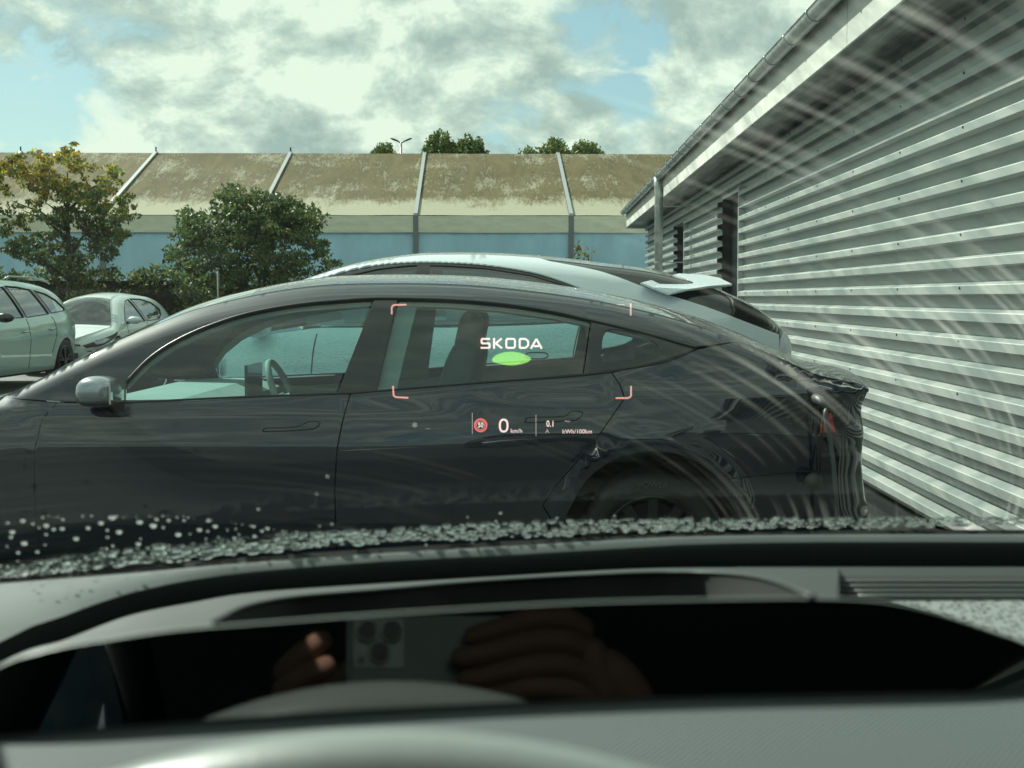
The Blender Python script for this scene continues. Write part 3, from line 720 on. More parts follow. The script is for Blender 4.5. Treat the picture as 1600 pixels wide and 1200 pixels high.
# ================================================================== BLACK SEDAN
SY0 = 6.585
sed = empty('black_sedan', (0, SY0, 0), 0, 'black sedan parked side-on across the view, wet roof, charging cable in its tail', 'car')
prof = [(-3.15, .22, .30), (-3.27, .40, .34), (-3.25, .58, .34), (-3.05, .72, .22), (-2.8, .82, .12), (-2.6, .872, .09), (-2.42, .905, .07), (-2.3, .96, .07), (-2.08, 1.084, .075), (-1.867, 1.195, .08), (-1.59, 1.318, .09),
        (-1.37, 1.38, .10), (-1.127, 1.426, .11), (-.88, 1.448, .115), (-.448, 1.448, .115), (-.14, 1.426, .11), (.17, 1.386, .10), (.355, 1.350, .09), (.56, 1.300, .085), (.77, 1.232, .08), (1.034, 1.126, .07),
        (1.22, 1.062, .06), (1.37, 1.034, .06), (1.505, 1.010, .05), (1.498, .97, .06), (1.482, .91, .10), (1.490, .84, .12), (1.500, .784, .12), (1.495, .713, .12), (1.505, .61, .14), (1.54, .476, .16), (1.575, .383, .16), (1.55, .24, .15)]
belt = [(-3.2, .86), (-2.2, .895), (-1.71, .905), (-.8, .947), (.2, 1.03), (.62, 1.13), (1.0, 1.08), (1.5, .99)]
crease = [(-3.2, .74), (-2.6, .80), (-2.1, .835), (-.81, .85), (.0, .89), (.35, .925), (.92, .955), (1.5, .95)]
RWX, FWX = .47, -2.72
prof = [(x if x < 1.0 else 1.0+(x-1.0)*.76, z, r) for x, z, r in prof]
S_ = Body(prof, belt, crease, .925, sed, [(RWX, .33, .37), (FWX, .33, .37)], tr=(.7, .14), tf=(-2.6, .35), dens_n=16)
def sp_(px, py, body=S_, Y0=SY0):
    Y = Y0-.9; p = P(px, py, Y)
    for _ in range(7):
        Y = Y0-float(body.W(p.x, p.z)[0]); p = P(px, py, Y)
    return (p.x, p.z)
def S(pts): return [sp_(*p) for p in pts]
iw0 = S_.idx(-2.38); iw1 = S_.idx(-1.30); ir1 = S_.idx(-.02); ig1 = S_.idx(.98); it1 = S_.idx(1.375); n_ = len(S_.P)
S_.sweep('front_bumper', 0, S_.idx(-3.0, False), M_black); S_.sweep('bonnet', S_.idx(-3.0, False), iw0, M_blackwet)
M_wind = wet('windscreen_with_rain', (.03, .045, .05), .06)
S_.sweep('windscreen', iw0, iw1, M_carglass); S_.sweep('roof', iw1, ir1, M_blackwet); S_.sweep('rear_window', ir1, ig1, M_blackwet, 25); S_.sweep('boot_lid', ig1, it1, M_blackwet); S_.sweep('tail', it1, n_-1, M_black)
DT = [(197, 597), (232, 561), (272, 534), (324, 510), (390, 489), (469, 475), (547, 468), (583, 466)]
DT2 = [(623, 466), (700, 468), (780, 474), (860, 486), (923, 500)]
DT3 = [(1000, 518), (1060, 535), (1087, 543)]
dloT = S(DT)+S(DT2)+S(DT3)
# upper frame: A pillar, roof rail
iA = S_.idx(-2.30); iC = S_.idx(.86)
low = S([(100, 627), (150, 628), (196, 627)])+[(x, z+.004) for x, z in dloT]
rail = low+list(reversed(S_.side_top(iA, iC)))
S_.both('roof_rail', rail, M_black, step=.018)
# B pillar, rear pillar with the quarter pane
S_.both('centre_pillar', S([(586, 466), (621, 466), (589, 608), (549, 612), (528, 613)]), M_blackgloss, step=.04)
qp = S(crv([(946, 517), (975, 516), (1005, 525), (1028, 540), (1022, 550), (995, 560), (944, 566), (940, 545)], 3, True))
S_.both('rear_pillar', S([(925, 500), (1000, 519), (1060, 536), (1085, 545), (1035, 563), (980, 574), (912, 584)]), M_blackgloss, holes=[qp], step=.03)
S_.both('quarter_window', qp, M_carglass, off=-.004, skirt=0, step=.04)
fw = S([(198, 627), (198, 598), (232, 562), (272, 535), (324, 511), (390, 490), (469, 476), (547, 469), (582, 467), (525, 612)])
rw = S([(624, 467), (700, 469), (780, 475), (860, 487), (922, 501), (910, 583), (750, 596), (590, 608)])
for o_ in S_.both('front_door_window', fw, M_carglass, off=-.005, skirt=0, step=.06)+S_.both('rear_door_window', rw, M_carglass, off=-.005, skirt=0, step=.06): pass
# body panels
gapF = [(88, 630), (65, 656), (54, 701), (53, 760), (54, 930)]
gapM = [(547, 617), (535, 660), (527, 700), (523, 760), (521, 930)]
gapR = [(956, 583), (968, 600), (976, 622), (961, 644), (925, 695), (870, 757), (848, 790)]
def gap(g, d): return [sp_(px+d, py) for px, py in g]
zb = .22
ff = gap(gapF, -1.2); arF = arc(FWX, .33, .375, 0, 180); arR = arc(RWX, .33, .375, 180, 0)
fend = [(-3.2, .26)]+[(S_.L[i, 0], S_.L[i, 1]) for i in range(2, iA+1)]+ff[:-1]+[(ff[-2][0], zb)]+[(FWX+.375, zb)]+arF+[(FWX-.375, zb)]
S_.both('front_wing', fend, M_black, step=.045)
fl = gap(gapF, 1.2); ml = gap(gapM, -1.2); mr = gap(gapM, 1.2); rl = gap(gapR, -1.2); rr = gap(gapR, 1.2)
fdoor = fl[:-1]+[(fl[-2][0], zb)]+[(ml[-2][0], zb)]+list(reversed(ml[:-1]))+S([(525, 616), (400, 621), (300, 626), (198, 631), (150, 630)])
S_.both('front_door', fdoor, M_black, step=.045)
rdoor = mr[:-1]+[(mr[-2][0], zb), (.02, zb), (.035, .42)]+list(reversed(rl))+S([(912, 587), (750, 600), (589, 612)])
S_.both('rear_door', rdoor, M_black, step=.045)
iT = len(S_.P)-4
quart = [(rr[-1][0], rr[-1][1]), (.045, .42), (.03, zb), (RWX-.375, zb)]+arR+[(RWX+.375, zb), (1.40, .26)]+list(reversed(S_.side_top(iC, iT)))+S([(1087, 547), (1040, 566), (980, 577)])+rr[:-1]
S_.both('rear_wing', quart, M_black, step=.04)
def tube_on(body, pts, r, m, name, parent, off=.002, closed=False, n=4, sgn=-1, conv=S):
    c = crv(conv(pts), n, closed);
    if closed: c.append(c[0])
    mb = MB(); mb.tube([(x, sgn*(float(body.W(x, z)[0])+off), z) for x, z in c], r, 6); return mb.build(name, m, parent, True)
for sg in (-1, 1):
    tube_on(S_, DT+DT2+DT3, .006, mat('satin_black_trim', (.02, .02, .02), .4), 'window_trim', sed, .004, sgn=sg)
    tube_on(S_, [(150, 629), (198, 629), (300, 624), (400, 619.5), (547, 614.5), (589, 611), (750, 598), (912, 586), (980, 576), (1040, 565), (1087, 546)], .005, M_trim, 'belt_trim', sed, .0, sgn=sg)
hf = [(412, 672), (417, 669), (462, 667), (483, 659), (499, 660), (496, 666), (483, 671), (417, 674)]
hr = [(822, 657), (827, 652), (880, 651), (891, 643), (908, 643), (910, 647), (903, 654), (892, 657), (825, 660)]
for hh in (hf, hr):
    for sg in (-1, 1):
        ho = S_.panel('door_handle', S(hh), M_black, sg, off=.003, step=.02)
        tube_on(S_, hh, .0028, M_trim, 'handle_gap', ho, .002, True, 3, sg)
# underbody, boot interior shell and cabin
mb = MB(); mb.box((-3.0, -.62, .16), (1.35, .62, .62)); mb.box((-2.0, -.80, .17), (.05, .80, .5)); mb.box((.95, -.66, .3), (1.22, .66, .90)); mb.box((-3.05, -.7, .4), (-2.85, .7, .62)); mb.build('underbody', M_dark, sed)
for xx in (FWX, RWX):
    for sg in (-1, 1):
        vs = []; fs = []
        A = arc(xx, .33, .40, 0, 180, 16)
        for (x, z) in A:
            vs.append((x, sg*.60, z)); vs.append((x, sg*(float(S_.W(x, z)[0])-.012), z))
        for i in range(16): fs.append((2*i, 2*i+1, 2*i+3, 2*i+2))
        pyd('wheel_arch_liner', vs, fs, M_dark, sed, True)
        wheel(sed, xx, sg*.88, .305, .305, .205, 10, mat('black_alloy_rim', (.015, .016, .017), .4, metal=.3), sg, twin=False)
def cushion(mb, c, r, ex=4):
    def sq(p, r=r): 
        return Vector([math.copysign(abs(p[i]/r[i])**(2/ex), p[i])*r[i] for i in range(3)])
    mb.ellipsoid(c, r, 20, 14, squash=sq)
for y in (-.37, .37):                   # front seats
    so = MB(); cushion(so, (-.78, y, .50), (.27, .25, .10)); so.build('seat', M_seat, sed, True)
    so = MB(); 
    so.ellipsoid((-.42, y, .80), (.085, .24, .36), 20, 14, rot=Matrix.Rotation(R_(16), 3, 'Y'), squash=lambda p: Vector((math.copysign(abs(p.x/.085)**.5, p.x)*.085, math.copysign(abs(p.y/.24)**.6, p.y)*.24, math.copysign(abs(p.z/.36)**.6, p.z)*.36)))
    so.build('seat_back', M_seat, sed, True)
    so = MB(); so.ellipsoid((-.33, y, 1.16), (.055, .13, .12), 16, 10, rot=Matrix.Rotation(R_(12), 3, 'Y'), squash=lambda p: Vector((math.copysign(abs(p.x/.055)**.6, p.x)*.055, math.copysign(abs(p.y/.13)**.6, p.y)*.13, math.copysign(abs(p.z/.12)**.6, p.z)*.12))); so.build('headrest', M_seat, sed, True)
so = MB(); cushion(so, (.22, 0, .50), (.26, .62, .11)); so.build('rear_seat', M_seat, sed, True)
so = MB(); so.ellipsoid((.55, 0, .74), (.09, .62, .26), 20, 12, rot=Matrix.Rotation(R_(20), 3, 'Y'), squash=lambda p: Vector((p.x, math.copysign(abs(p.y/.62)**.4, p.y)*.62, math.copysign(abs(p.z/.26)**.6, p.z)*.26))); so.build('rear_seat_back', M_seat, sed, True)
mb = MB(); mb.prism([(-2.15, .55), (-2.15, .84), (-1.9, .90), (-1.55, .905), (-1.42, .86), (-1.45, .70), (-1.7, .55)], lambda p: (p[0], -.80, p[1]), lambda p: (p[0], .80, p[1])); mb.build('dashboard', M_cabin, sed)
mb = MB(); mb.box((-1.40, -.17, .80), (-1.385, .17, 1.02)); mb.build('centre_screen', M_blackgloss, sed)
wc = Vector((-1.17, -.37, .88)); ax = Vector((1, 0, .42)).normalized(); u_ = Vector((0, 1, 0)); v_ = ax.cross(u_)
mb = MB(); mb.tube([wc+u_*(.18*math.cos(a))+v_*(.18*math.sin(a)) for a in np.linspace(0, 2*math.pi, 33)], .016, 8, False)
mb.tube([wc-u_*.17, wc, wc+u_*.17], .018, 6); mb.tube([wc, wc-ax*.25], .03, 8); mb.build('steering_wheel', M_cabin, sed, True)
for sg in (-1, 1):                      # inner door trims and inner pillars
    tr = [(-1.95, .40), (.12, .40), (.30, .75), (.38, 1.0), (.15, 1.01), (-.8, .93), (-1.7, .89), (-1.95, .88)]
    S_.panel('door_trim', tr, M_cabin, sg, off=-.07, step=.08, skirt=.0)
    S_.panel('inner_pillar', [(-.83, .93), (-.62, .93), (-.545, 1.34), (-.66, 1.34)], M_cabin, sg, off=-.035, step=.05)
    S_.panel('inner_roof_rail', [(p[0], p[1]-.012) for p in dloT]+[(p[0], p[1]+.03) for p in reversed(dloT)], M_cabin, sg, off=-.03, step=.05)
S_.sweep('headliner', iw1, ir1, M_cabin, off=-.05)
mb = MB(); mb.box((.50, -.68, .92), (.98, .68, .95)); mb.build('parcel_shelf', M_cabin, sed)
mb = MB(); mb.box((-1.44, -.09, 1.255), (-1.42, .09, 1.31)); mb.build('rear_view_mirror', M_dark, sed, bevel=.008)
mb = MB(); 
# door mirrors
for sg in (-1, 1):
    c = sp_(168, 607); Yo = float(S_.W(c[0], c[1])[0])
    mb = MB(); e = lambda p: Vector((math.copysign(abs(p.x/.085)**.75, p.x)*.085*(1.0-.25*(p.z/.065)*.5), math.copysign(abs(p.y/.11)**.7, p.y)*.11, math.copysign(abs(p.z/.065)**.7, p.z)*.065))
    mb.ellipsoid((c[0]+.005, sg*(Yo+.13), c[1]-.003), (.085, .11, .065), 28, 18, squash=e); mo = mb.build('door_mirror', mat('sky_silvered_mirror_cap', (.30, .33, .36), .25, metal=.7, coat=1), sed, True)  # black cap coloured silver to stand for its sky reflection
    mb = MB(); mb.box((c[0]+.075, sg*(Yo+.13)-.09, c[1]-.05), (c[0]+.083, sg*(Yo+.13)+.09, c[1]+.045)); mb.build('mirror_glass', M_mirrorglass, mo)
    mb = MB(); mb.tube([(c[0]-.0, sg*(Yo-.06), c[1]-.075), (c[0]+.01, sg*(Yo+.10), c[1]-.058)], .026, 10); mb.build('mirror_arm', M_blackgloss, mo, True)
# lamps, charge port, spoiler lip
tl = [(1228, 622), (1262, 616), (1300, 618), (1318, 628), (1322, 655), (1312, 676), (1278, 678), (1240, 668)]
S_.both('tail_light', S(tl), M_blackgloss, off=.004, step=.03)
S_.both('tail_light_lens', S([(1284, 642), (1296, 634), (1304, 675), (1280, 676)]), M_red, off=.008, step=.02)
S_.both('headlight', [(-3.17, .60), (-2.95, .70), (-2.72, .76), (-2.70, .73), (-2.9, .64), (-3.1, .57)], M_lampglass, off=.004, step=.03)
S_.panel('charge_port', S([(1262, 606), (1282, 606), (1284, 634), (1264, 634)]), M_trim, -1, off=.007, step=.02)
for zz, xx in ((.50, 1.42), (.66, 1.375)):
    mb = MB(); mb.tube([(xx-.16*(abs(q)/.62)**3, q, zz) for q in np.linspace(-.7, .7, 21)], .016, 8); mb.build('bumper_moulding', M_black, sed, True)
for sg in (-1,):
    mb = MB(); mb.tube([(x, -(float(S_.W(x, z)[0])+.001), z) for x, z in crv(S([(1122, 748), (1170, 745), (1230, 738), (1300, 735)]), 5)], .003, 5); mb.build('bumper_gap', M_trim, sed, True)
# raised tyre lettering
lt = text_mesh('POWER', .036, .0015)
for v in lt.vertices:
    a = math.pi/2 - v.co.x/.255; r_ = .255+v.co.y; v.co = Vector((RWX+r_*math.cos(a), -.904-v.co.z, .305+r_*math.sin(a)))
link('tyre_lettering', lt, mat('tyre_letter_rubber', (.06, .065, .065), .6), sed)
# charging plug and cable (plugged in: top-level)
cab = empty('charging_cable', (0, 0, 0), 0, 'grey charging cable plugged into the tail of the black sedan and hanging to the ground', 'cable')
c0 = sp_(1272, 622); yo = SY0-float(S_.W(c0[0], c0[1])[0])
mb = MB(); mb.tube([(c0[0], yo+.01, c0[1]), (c0[0]+.01, yo-.07, c0[1]-.005), (c0[0]+.035, yo-.13, c0[1]-.04)], [.020, .022, .015], 12); mb.build('plug', mat('grey_plug', (.045, .05, .05), .5), cab, True)
pts = [Vector((c0[0]+.03, yo-.12, c0[1]-.035))]
for (px, py, Y) in ((1290, 650, yo-.15), (1299, 700, yo-.15), (1305, 760, yo-.15), (1308, 810, yo-.14), (1308, 900, yo-.12)): pts.append(P(px, py, Y))
e = pts[-1].copy(); e.z = .03; pts += [Vector((e.x, e.y, .12)), Vector((e.x-.1, e.y-.1, .02)), Vector((e.x-.6, e.y-.35, .016))]
mb = MB(); mb.tube(crv([tuple(p) for p in pts], 6), .0092, 8); mb.build('cord', mat('cable_rubber', (.085, .095, .095), .5), cab, True)
cap = empty('hanging_cap', (0, 0, 0), 0, 'round black charging cap dangling on a strap from the sedan charge port', 'cap')
cc = P(1272, 752, yo-.05)
mb = MB(); mb.tube([cc+Vector((-.012, -.03, 0)), cc+Vector((.008, .03, .003))], .034, 20); mb.build('lid', mat('cap_rubber', (.035, .037, .037), .5), cap, True)
for (a, b_) in ((1276, 1277), (1288, 1281)):
    mb = MB(); mb.tube([P(a, 634, yo-.03), P(b_-(2 if a < 1280 else -3), 690, yo-.05), P(b_, 735, yo-.05)], .003, 5); mb.build('strap', M_trim, cap, True)

# ================================================================== PALE SUV COUPE
UY0 = 9.33
suv = empty('pale_coupe_suv', (0, UY0, 0), 0, 'pale blue white coupe crossover with black roof and split spoiler, just behind the black sedan', 'car')
prof = [(-3.15, .30, .3), (-3.28, .55, .35), (-3.2, .80, .3), (-2.95, .95, .18), (-2.45, 1.04, .10), (-2.25, 1.12, .09), (-1.98, 1.27, .09), (-1.706, 1.415, .09), (-1.42, 1.522, .10), (-1.16, 1.592, .10), (-.853, 1.637, .10), (-.634, 1.648, .10), (-.284, 1.643, .10),
        (.066, 1.618, .10), (.372, 1.582, .10), (.678, 1.542, .10), (.90, 1.492, .10), (1.06, 1.45, .10), (1.247, 1.385, .09), (1.465, 1.300, .09), (1.64, 1.19, .09), (1.74, 1.09, .14), (1.765, .95, .25), (1.78, .7, .3), (1.74, .4, .3), (1.6, .26, .2)]
prof = [(x if x < 1.0 else 1.0+(x-1.0)*.80, z, r) for x, z, r in prof]
U_ = Body(prof, [(-3.2, 1.0), (-2.2, 1.04), (-1.0, 1.12), (.6, 1.19), (1.2, 1.22), (1.8, 1.05)], [(-3.2, .85), (-1, .92), (.6, .98), (1.2, 1.02), (1.8, .95)], .93, suv, [(.80, .36, .41), (-2.25, .36, .41)], crown=.035, tumble=.62, tf=(-2.5, .3), tr=(.6, .16))
def Uf(pts): return [sp_(px, py, U_, UY0) for px, py in pts]
j0 = U_.idx(-2.4); j1 = U_.idx(-1.35); j2 = U_.idx(.96); j3 = U_.idx(1.54)
U_.sweep('front_bumper', 0, U_.idx(-3.0, False), M_white); U_.sweep('bonnet', U_.idx(-3.0, False), j0, M_white)
U_.sweep('windscreen', j0, j1, M_nearglass); U_.sweep('roof', j1, j2, M_blackwet); U_.sweep('rear_window', j2, j3, mat('black_rear_glass', (.006, .007, .008), .05, coat=1, spec=.8)); U_.sweep('tailgate', j3, len(U_.P)-1, M_white)
seam = U_.idx(.55)
mb = MB(); x, z, r = U_.P[seam]; h = float(U_.base(x, z))-r
mb.tube([(x, q*h, z-.035*q*q+.001) for q in np.linspace(-1, 1, 15)], .005, 5); mb.build('roof_seam', M_trim, suv, True)
upper = [(-2.35, 1.04)]+Uf([(500, 500), (700, 498), (900, 492), (1000, 500), (1100, 530), (1215, 540)])+[(1.5, 1.10)]+list(reversed(U_.side_top(j0, j3)))
U_.both('side_upper', upper, M_blackgloss, holes=[Uf([(470, 452), (530, 434), (590, 420), (640, 414.5), (652, 414.5), (640, 508), (480, 512)]), Uf([(672, 414.5), (700, 415), (760, 419), (830, 430), (880, 445), (925, 465), (905, 500), (668, 508)])], step=.05)
U_.both('front_door_window', Uf([(470, 452), (530, 434), (590, 420), (640, 414.5), (652, 414.5), (640, 508), (480, 512)]), M_nearglass, off=-.006, skirt=0, step=.06)
U_.both('rear_door_window', Uf([(672, 414.5), (700, 415), (760, 419), (830, 430), (880, 445), (925, 465), (905, 500), (668, 508)]), M_nearglass, off=-.006, skirt=0, step=.06)
UU = [(860, 411), (920, 422), (960, 433), (1020, 455), (1100, 480), (1180, 510), (1215, 524)]
UL = [(1215, 560), (1150, 545), (1080, 520), (1000, 492), (930, 461), (880, 441), (830, 426), (760, 415), (700, 411), (640, 410.5), (580, 416), (520, 430), (455, 451), (430, 466)]
U_.both('roof_arch', U_.side_top(U_.idx(-1.95), U_.idx(-.02))+Uf(crv(UU, 3))+Uf(crv(UL, 3)), M_white, off=.012, step=.04)
body = [(-3.1, .3)]+[(U_.L[i, 0], U_.L[i, 1]) for i in range(3, j0)]+[(-2.35, 1.03)]+Uf([(500, 512), (700, 512), (830, 508), (905, 504), (1000, 512), (1100, 542), (1215, 550)])+[(1.5, 1.08)]+U_.side_top(j3, len(U_.P)-5)+[(1.21, .3)]+arc(.80, .36, .41, 0, 180)+[(.38, .28), (-1.83, .28)]+arc(-2.25, .36, .41, 0, 180)+[(-2.67, .3)]
U_.both('side_body', body, M_whitewet, step=.06)
for sg in (-1, 1):
    tube_on(U_, [(480, 511), (700, 508.5), (830, 506), (905, 502)], .006, M_trim, 'belt_trim', suv, .0, sgn=sg, conv=Uf)
    hs = [(822, 553), (828, 551), (850, 551), (856, 555), (850, 560), (828, 560), (822, 557)]
    ho = U_.panel('door_handle', Uf(hs), M_white, sg, off=.004, step=.03); tube_on(U_, hs, .004, M_trim, 'handle_gap', ho, .003, True, 3, sg, Uf)
    ho = U_.panel('door_handle', [(x-1.12, z-.02) for x, z in Uf(hs)], M_white, sg, off=.004, step=.03)
    tube_on(U_, [(672, 520), (668, 560), (668, 600), (668, 700)], .004, M_trim, 'door_gap', suv, .0, sgn=sg, conv=Uf)
    tube_on(U_, [(905, 510), (897, 545), (893, 575), (880, 640)], .004, M_trim, 'door_gap', suv, .0, sgn=sg, conv=Uf)
    tube_on(U_, [(495, 522), (488, 560), (484, 640)], .004, M_trim, 'door_gap', suv, .0, sgn=sg, conv=Uf)
    for xx in (-2.25, .80): wheel(suv, xx, sg*.915, .36, .36, .25, 5, M_darkalloy, sg, twin=True)
    # split spoiler wings
    def wing(t, u): pass
    A = P(1001, 441, UY0-.80); B_ = P(1046, 459, UY0-.84); C_ = P(1145, 444, UY0-.60); D_ = P(1100, 429.0, UY0-.30); E_ = P(1060, 427, UY0-.30)
    top = [A, P(1020, 449, UY0-.82), B_, P(1075, 451, UY0-.80), P(1110, 446, UY0-.72), C_, P(1125, 434, UY0-.40), D_, E_]
    pts = [Vector((p.x, (p.y-UY0)*(1 if sg < 0 else -1), p.z)) for p in top]
    mb = MB(); n = len(pts); mb.v = [tuple(p) for p in pts]+[tuple(p+Vector((-.006, 0, -.013))) for p in pts]
    mb.f = [tuple(range(n)), tuple(reversed(range(n, 2*n)))]+[(i, n+i, n+(i+1) % n, (i+1) % n) for i in range(n)]
    mb.build('spoiler_wing', M_whitewet, suv, False, bevel=.004)
    U_.panel('tail_light', [(1.48, .90), (1.58, .91), (1.59, .80), (1.49, .81)], M_red, sg, off=.004, step=.03)
    U_.panel('headlight', [(-3.18, .80), (-2.9, .93), (-2.7, .94), (-2.9, .83), (-3.15, .74)], M_lampglass, sg, off=.004, step=.04)
    c = (-1.75, 1.16); Yo = float(U_.W(*c)[0])
    mb = MB(); mb.ellipsoid((c[0], sg*(Yo+.14), c[1]), (.09, .12, .07), 18, 12); mb.tube([(c[0], sg*(Yo-.02), c[1]-.06), (c[0], sg*(Yo+.1), c[1]-.04)], .025, 8); mb.build('door_mirror', M_white, suv, True)
tipm = MB()
for sg in (-1, 1): 
    p = P(1140, 442, UY0-.5); tipm.tube([(p.x-.02, sg*.30, p.z-.01), (p.x, sg*.48, p.z-.012), (p.x-.01, sg*.55, p.z-.02)], .018, 8)
tipm.build('spoiler_edge', M_blackgloss, suv, True)
mb = MB(); mb.box((-3.0, -.62, .2), (1.5, .62, .75)); mb.box((-2.0, -.80, .3), (1.3, .80, .78)); mb.build('underbody', M_dark, suv)
for x_, h_ in ((-.45, 1.22), (.35, 1.18)):
    for y_ in (-.38, .38):
        mb = MB(); cushion(mb, (x_, y_, 1.0), (.09, .24, .30)); mb.ellipsoid((x_+.05, y_, h_+.13), (.05, .13, .09)); mb.build('seat', M_seat, suv, True)
em = MB(); ec = Uf([(254, 575)])[0]
pts = [(ec[0]+.06*math.cos(a), -(float(U_.W(ec[0], ec[1])[0])+.004), ec[1]+.035*math.sin(a)) for a in np.linspace(0, 6.283, 25)]
em.tube(pts, .003, 5, False); em.build('round_emblem', M_dark, suv)

# ================================================================== PARKED CARS ON THE LEFT
def small_car(root, prof, belt, crease, wmax, arches, paint, win, ws, kw, parts):
    B = Body(prof, belt, crease, wmax, root, arches, **kw)
    a, b_, c, d = [B.idx(v) for v in ws]
    nB = len(B.P)
    B.sweep('front_bumper', 0, B.idx(parts['nose'], False), paint); B.sweep('bonnet', B.idx(parts['nose'], False), a, paint)
    B.sweep('windscreen', a, b_, M_nearglass); B.sweep('roof', b_, c, paint); B.sweep('rear_window', c, d, M_nearglass); B.sweep('tailgate', d, nB-1, paint)
    fx, rx, az, ar = arches[0][0], arches[1][0], arches[0][1], arches[0][2]
    body = [(B.L[2, 0], B.L[2, 1])]+[(B.L[i, 0], B.L[i, 1]) for i in range(3, nB-3)]+[(rx+ar, .26)]+arc(rx, az, ar, 0, 180)+[(rx-ar, .24), (fx+ar, .24)]+arc(fx, az, ar, 0, 180)+[(fx-ar, .26)]
    B.both('side_body', body, paint, holes=win, step=.06)
    for w in win:
        B.both('side_window', w, M_nearglass, off=-.008, skirt=0, step=.08)
        for sg in (-1, 1):
            mb = MB(); c_ = w+[w[0]]; c_ = dens(c_[:-1], .06); c_.append(c_[0]); mb.tube([(x, sg*(float(B.W(x, z)[0])+.001), z) for x, z in c_], .009, 5, False); mb.build('window_seal', M_trim, root)
    for g in parts['gaps']:
        for sg in (-1, 1):
            c_ = crv(g, 5); mb = MB(); mb.tube([(x, sg*(float(B.W(x, z)[0])+.0), z) for x, z in c_], .005, 5); mb.build('door_gap', M_trim, root)
    for (hx, hz_) in parts['handles']:
        for sg in (-1, 1):
            mb = MB(); w = float(B.W(hx, hz_)[0]); mb.tube([(hx-.10, sg*(w-.0), hz_), (hx-.07, sg*(w+.03), hz_+.003), (hx+.07, sg*(w+.03), hz_+.006), (hx+.10, sg*w, hz_+.006)], .014, 8); mb.build('door_handle', parts.get('hm', paint), root, True)
            mb = MB(); mb.ellipsoid((hx, sg*(w-.004), hz_-.01), (.07, .008, .03), 14, 8); mb.build('handle_cup', M_dark, root, True)
    mb = MB(); mb.box((prof[0][0]+.25, -.62, .18), (prof[-1][0]-.2, .62, .7)); mb.build('underbody', M_dark, root)
    for x_ in parts['seats']:
        for y_ in (-.37, .37):
            mb = MB(); cushion(mb, (x_, y_, .85), (.09, .24, .30)); mb.ellipsoid((x_+.05, y_, 1.22), (.05, .13, .10)); mb.build('seat', M_seat, root, True)
    for xx in (fx, rx):
        for sg in (-1, 1): wheel(root, xx, sg*(wmax-.02), parts['wr'], parts['wr'], parts['rr'], 5, M_darkalloy if parts.get('dark') else M_alloy, sg)
        for sg in (-1, 1):
            A = arc(xx, az, ar+.02, 0, 180, 12); vs = []; fs = []
            for (x, z) in A: vs.append((x, sg*.55, z)); vs.append((x, sg*(float(B.W(x, z)[0])-.012), z))
            for i in range(12): fs.append((2*i, 2*i+1, 2*i+3, 2*i+2))
            vs2 = [(x, sg*.56, z) for x, z in A]; n0 = len(vs); vs += vs2; fs.append(tuple(range(n0, n0+13))); pyd('wheel_arch_liner', vs, fs, M_dark, root)
    mx, mz = parts['mirror']
    for sg in (-1, 1):
        w = float(B.W(mx, mz)[0]); mb = MB(); mb.ellipsoid((mx, sg*(w+.15), mz+.03), (.075, .13, .07), 18, 12); mo = mb.build('door_mirror', parts.get('mm', paint), root, True)
        mb = MB(); mb.tube([(mx, sg*(w-.03), mz-.03), (mx, sg*(w+.10), mz)], .025, 8); mb.build('mirror_arm', M_dark, mo, True)
    return B
# estate
est = empty('estate_car', (-8.42, 19.88, 0), R_(88), 'pale silver green estate car cut off by the left edge, parked nearest on the left', 'car', 'cars parked in line on the left')
eprof = [(-2.2, .25, .3), (-2.32, .5, .35), (-2.28, .75, .3), (-2.05, .92, .18), (-1.5, 1.02, .1), (-1.25, 1.08, .09), (-.7, 1.42, .10), (-.35, 1.56, .12), (.2, 1.625, .13), (1.0, 1.61, .13), (1.5, 1.555, .12), (1.85, 1.46, .12), (2.08, 1.24, .14), (2.20, 1.03, .16), (2.24, .9, .2), (2.26, .6, .25), (2.2, .35, .2), (2.1, .26, .2)]
wins = [[(-.98, 1.04), (-.98, 1.10), (-.55, 1.34), (-.25, 1.46), (.02, 1.50), (.03, 1.05)], [(.13, 1.05), (.12, 1.51), (.5, 1.50), (.86, 1.46), (.97, 1.09)], [(1.08, 1.10), (.98, 1.45), (1.3, 1.40), (1.56, 1.30), (1.74, 1.17), (1.70, 1.14)]]
EB = small_car(est, eprof, [(-2.3, .95), (0, 1.0), (1.5, 1.06), (2.3, 1.08)], [(-2.3, .78), (0, .88), (1.4, .95), (2.3, .95)], .93, [(-1.42, .34, .38), (1.42, .34, .38)], M_mint, wins, (-1.3, -.5, 1.8, 2.16), dict(tf=(-1.6, .35), tr=(1.3, .16), crown=.03, tumble=.5),
          dict(nose=-2.1, gaps=[[(.08, 1.03), (.06, .8), (.07, .3)], [(1.02, 1.05), (1.05, .9), (1.02, .74), (.9, .5)]], handles=[(-.10, .84), (.86, .86)], seats=(-.1, .8), wr=.345, rr=.25, mirror=(-.95, 1.03), dark=True, hm=M_mint, mm=M_blackgloss))
EB.both('tail_light', [(2.02, .96), (2.18, .985), (2.22, .93), (2.14, .89), (2.02, .92)], M_red, off=.006, step=.03)
EB.both('side_window_pillar', [(.04, 1.05), (.035, 1.50), (.115, 1.505), (.12, 1.05)], M_blackgloss, off=.003, step=.04)
EB.both('rear_quarter_pillar', [(.98, 1.09), (.87, 1.46), (.975, 1.45), (1.07, 1.10)], M_blackgloss, off=.003, step=.04)
for sg in (-1, 1):
    mb = MB(); mb.tube([(x, sg*(.60), z) for x, z in ((-.1, 1.60), (.1, 1.65), (.9, 1.645), (1.5, 1.59), (1.62, 1.56))], .014, 6); mb.build('roof_bar', M_alloy, est, True)
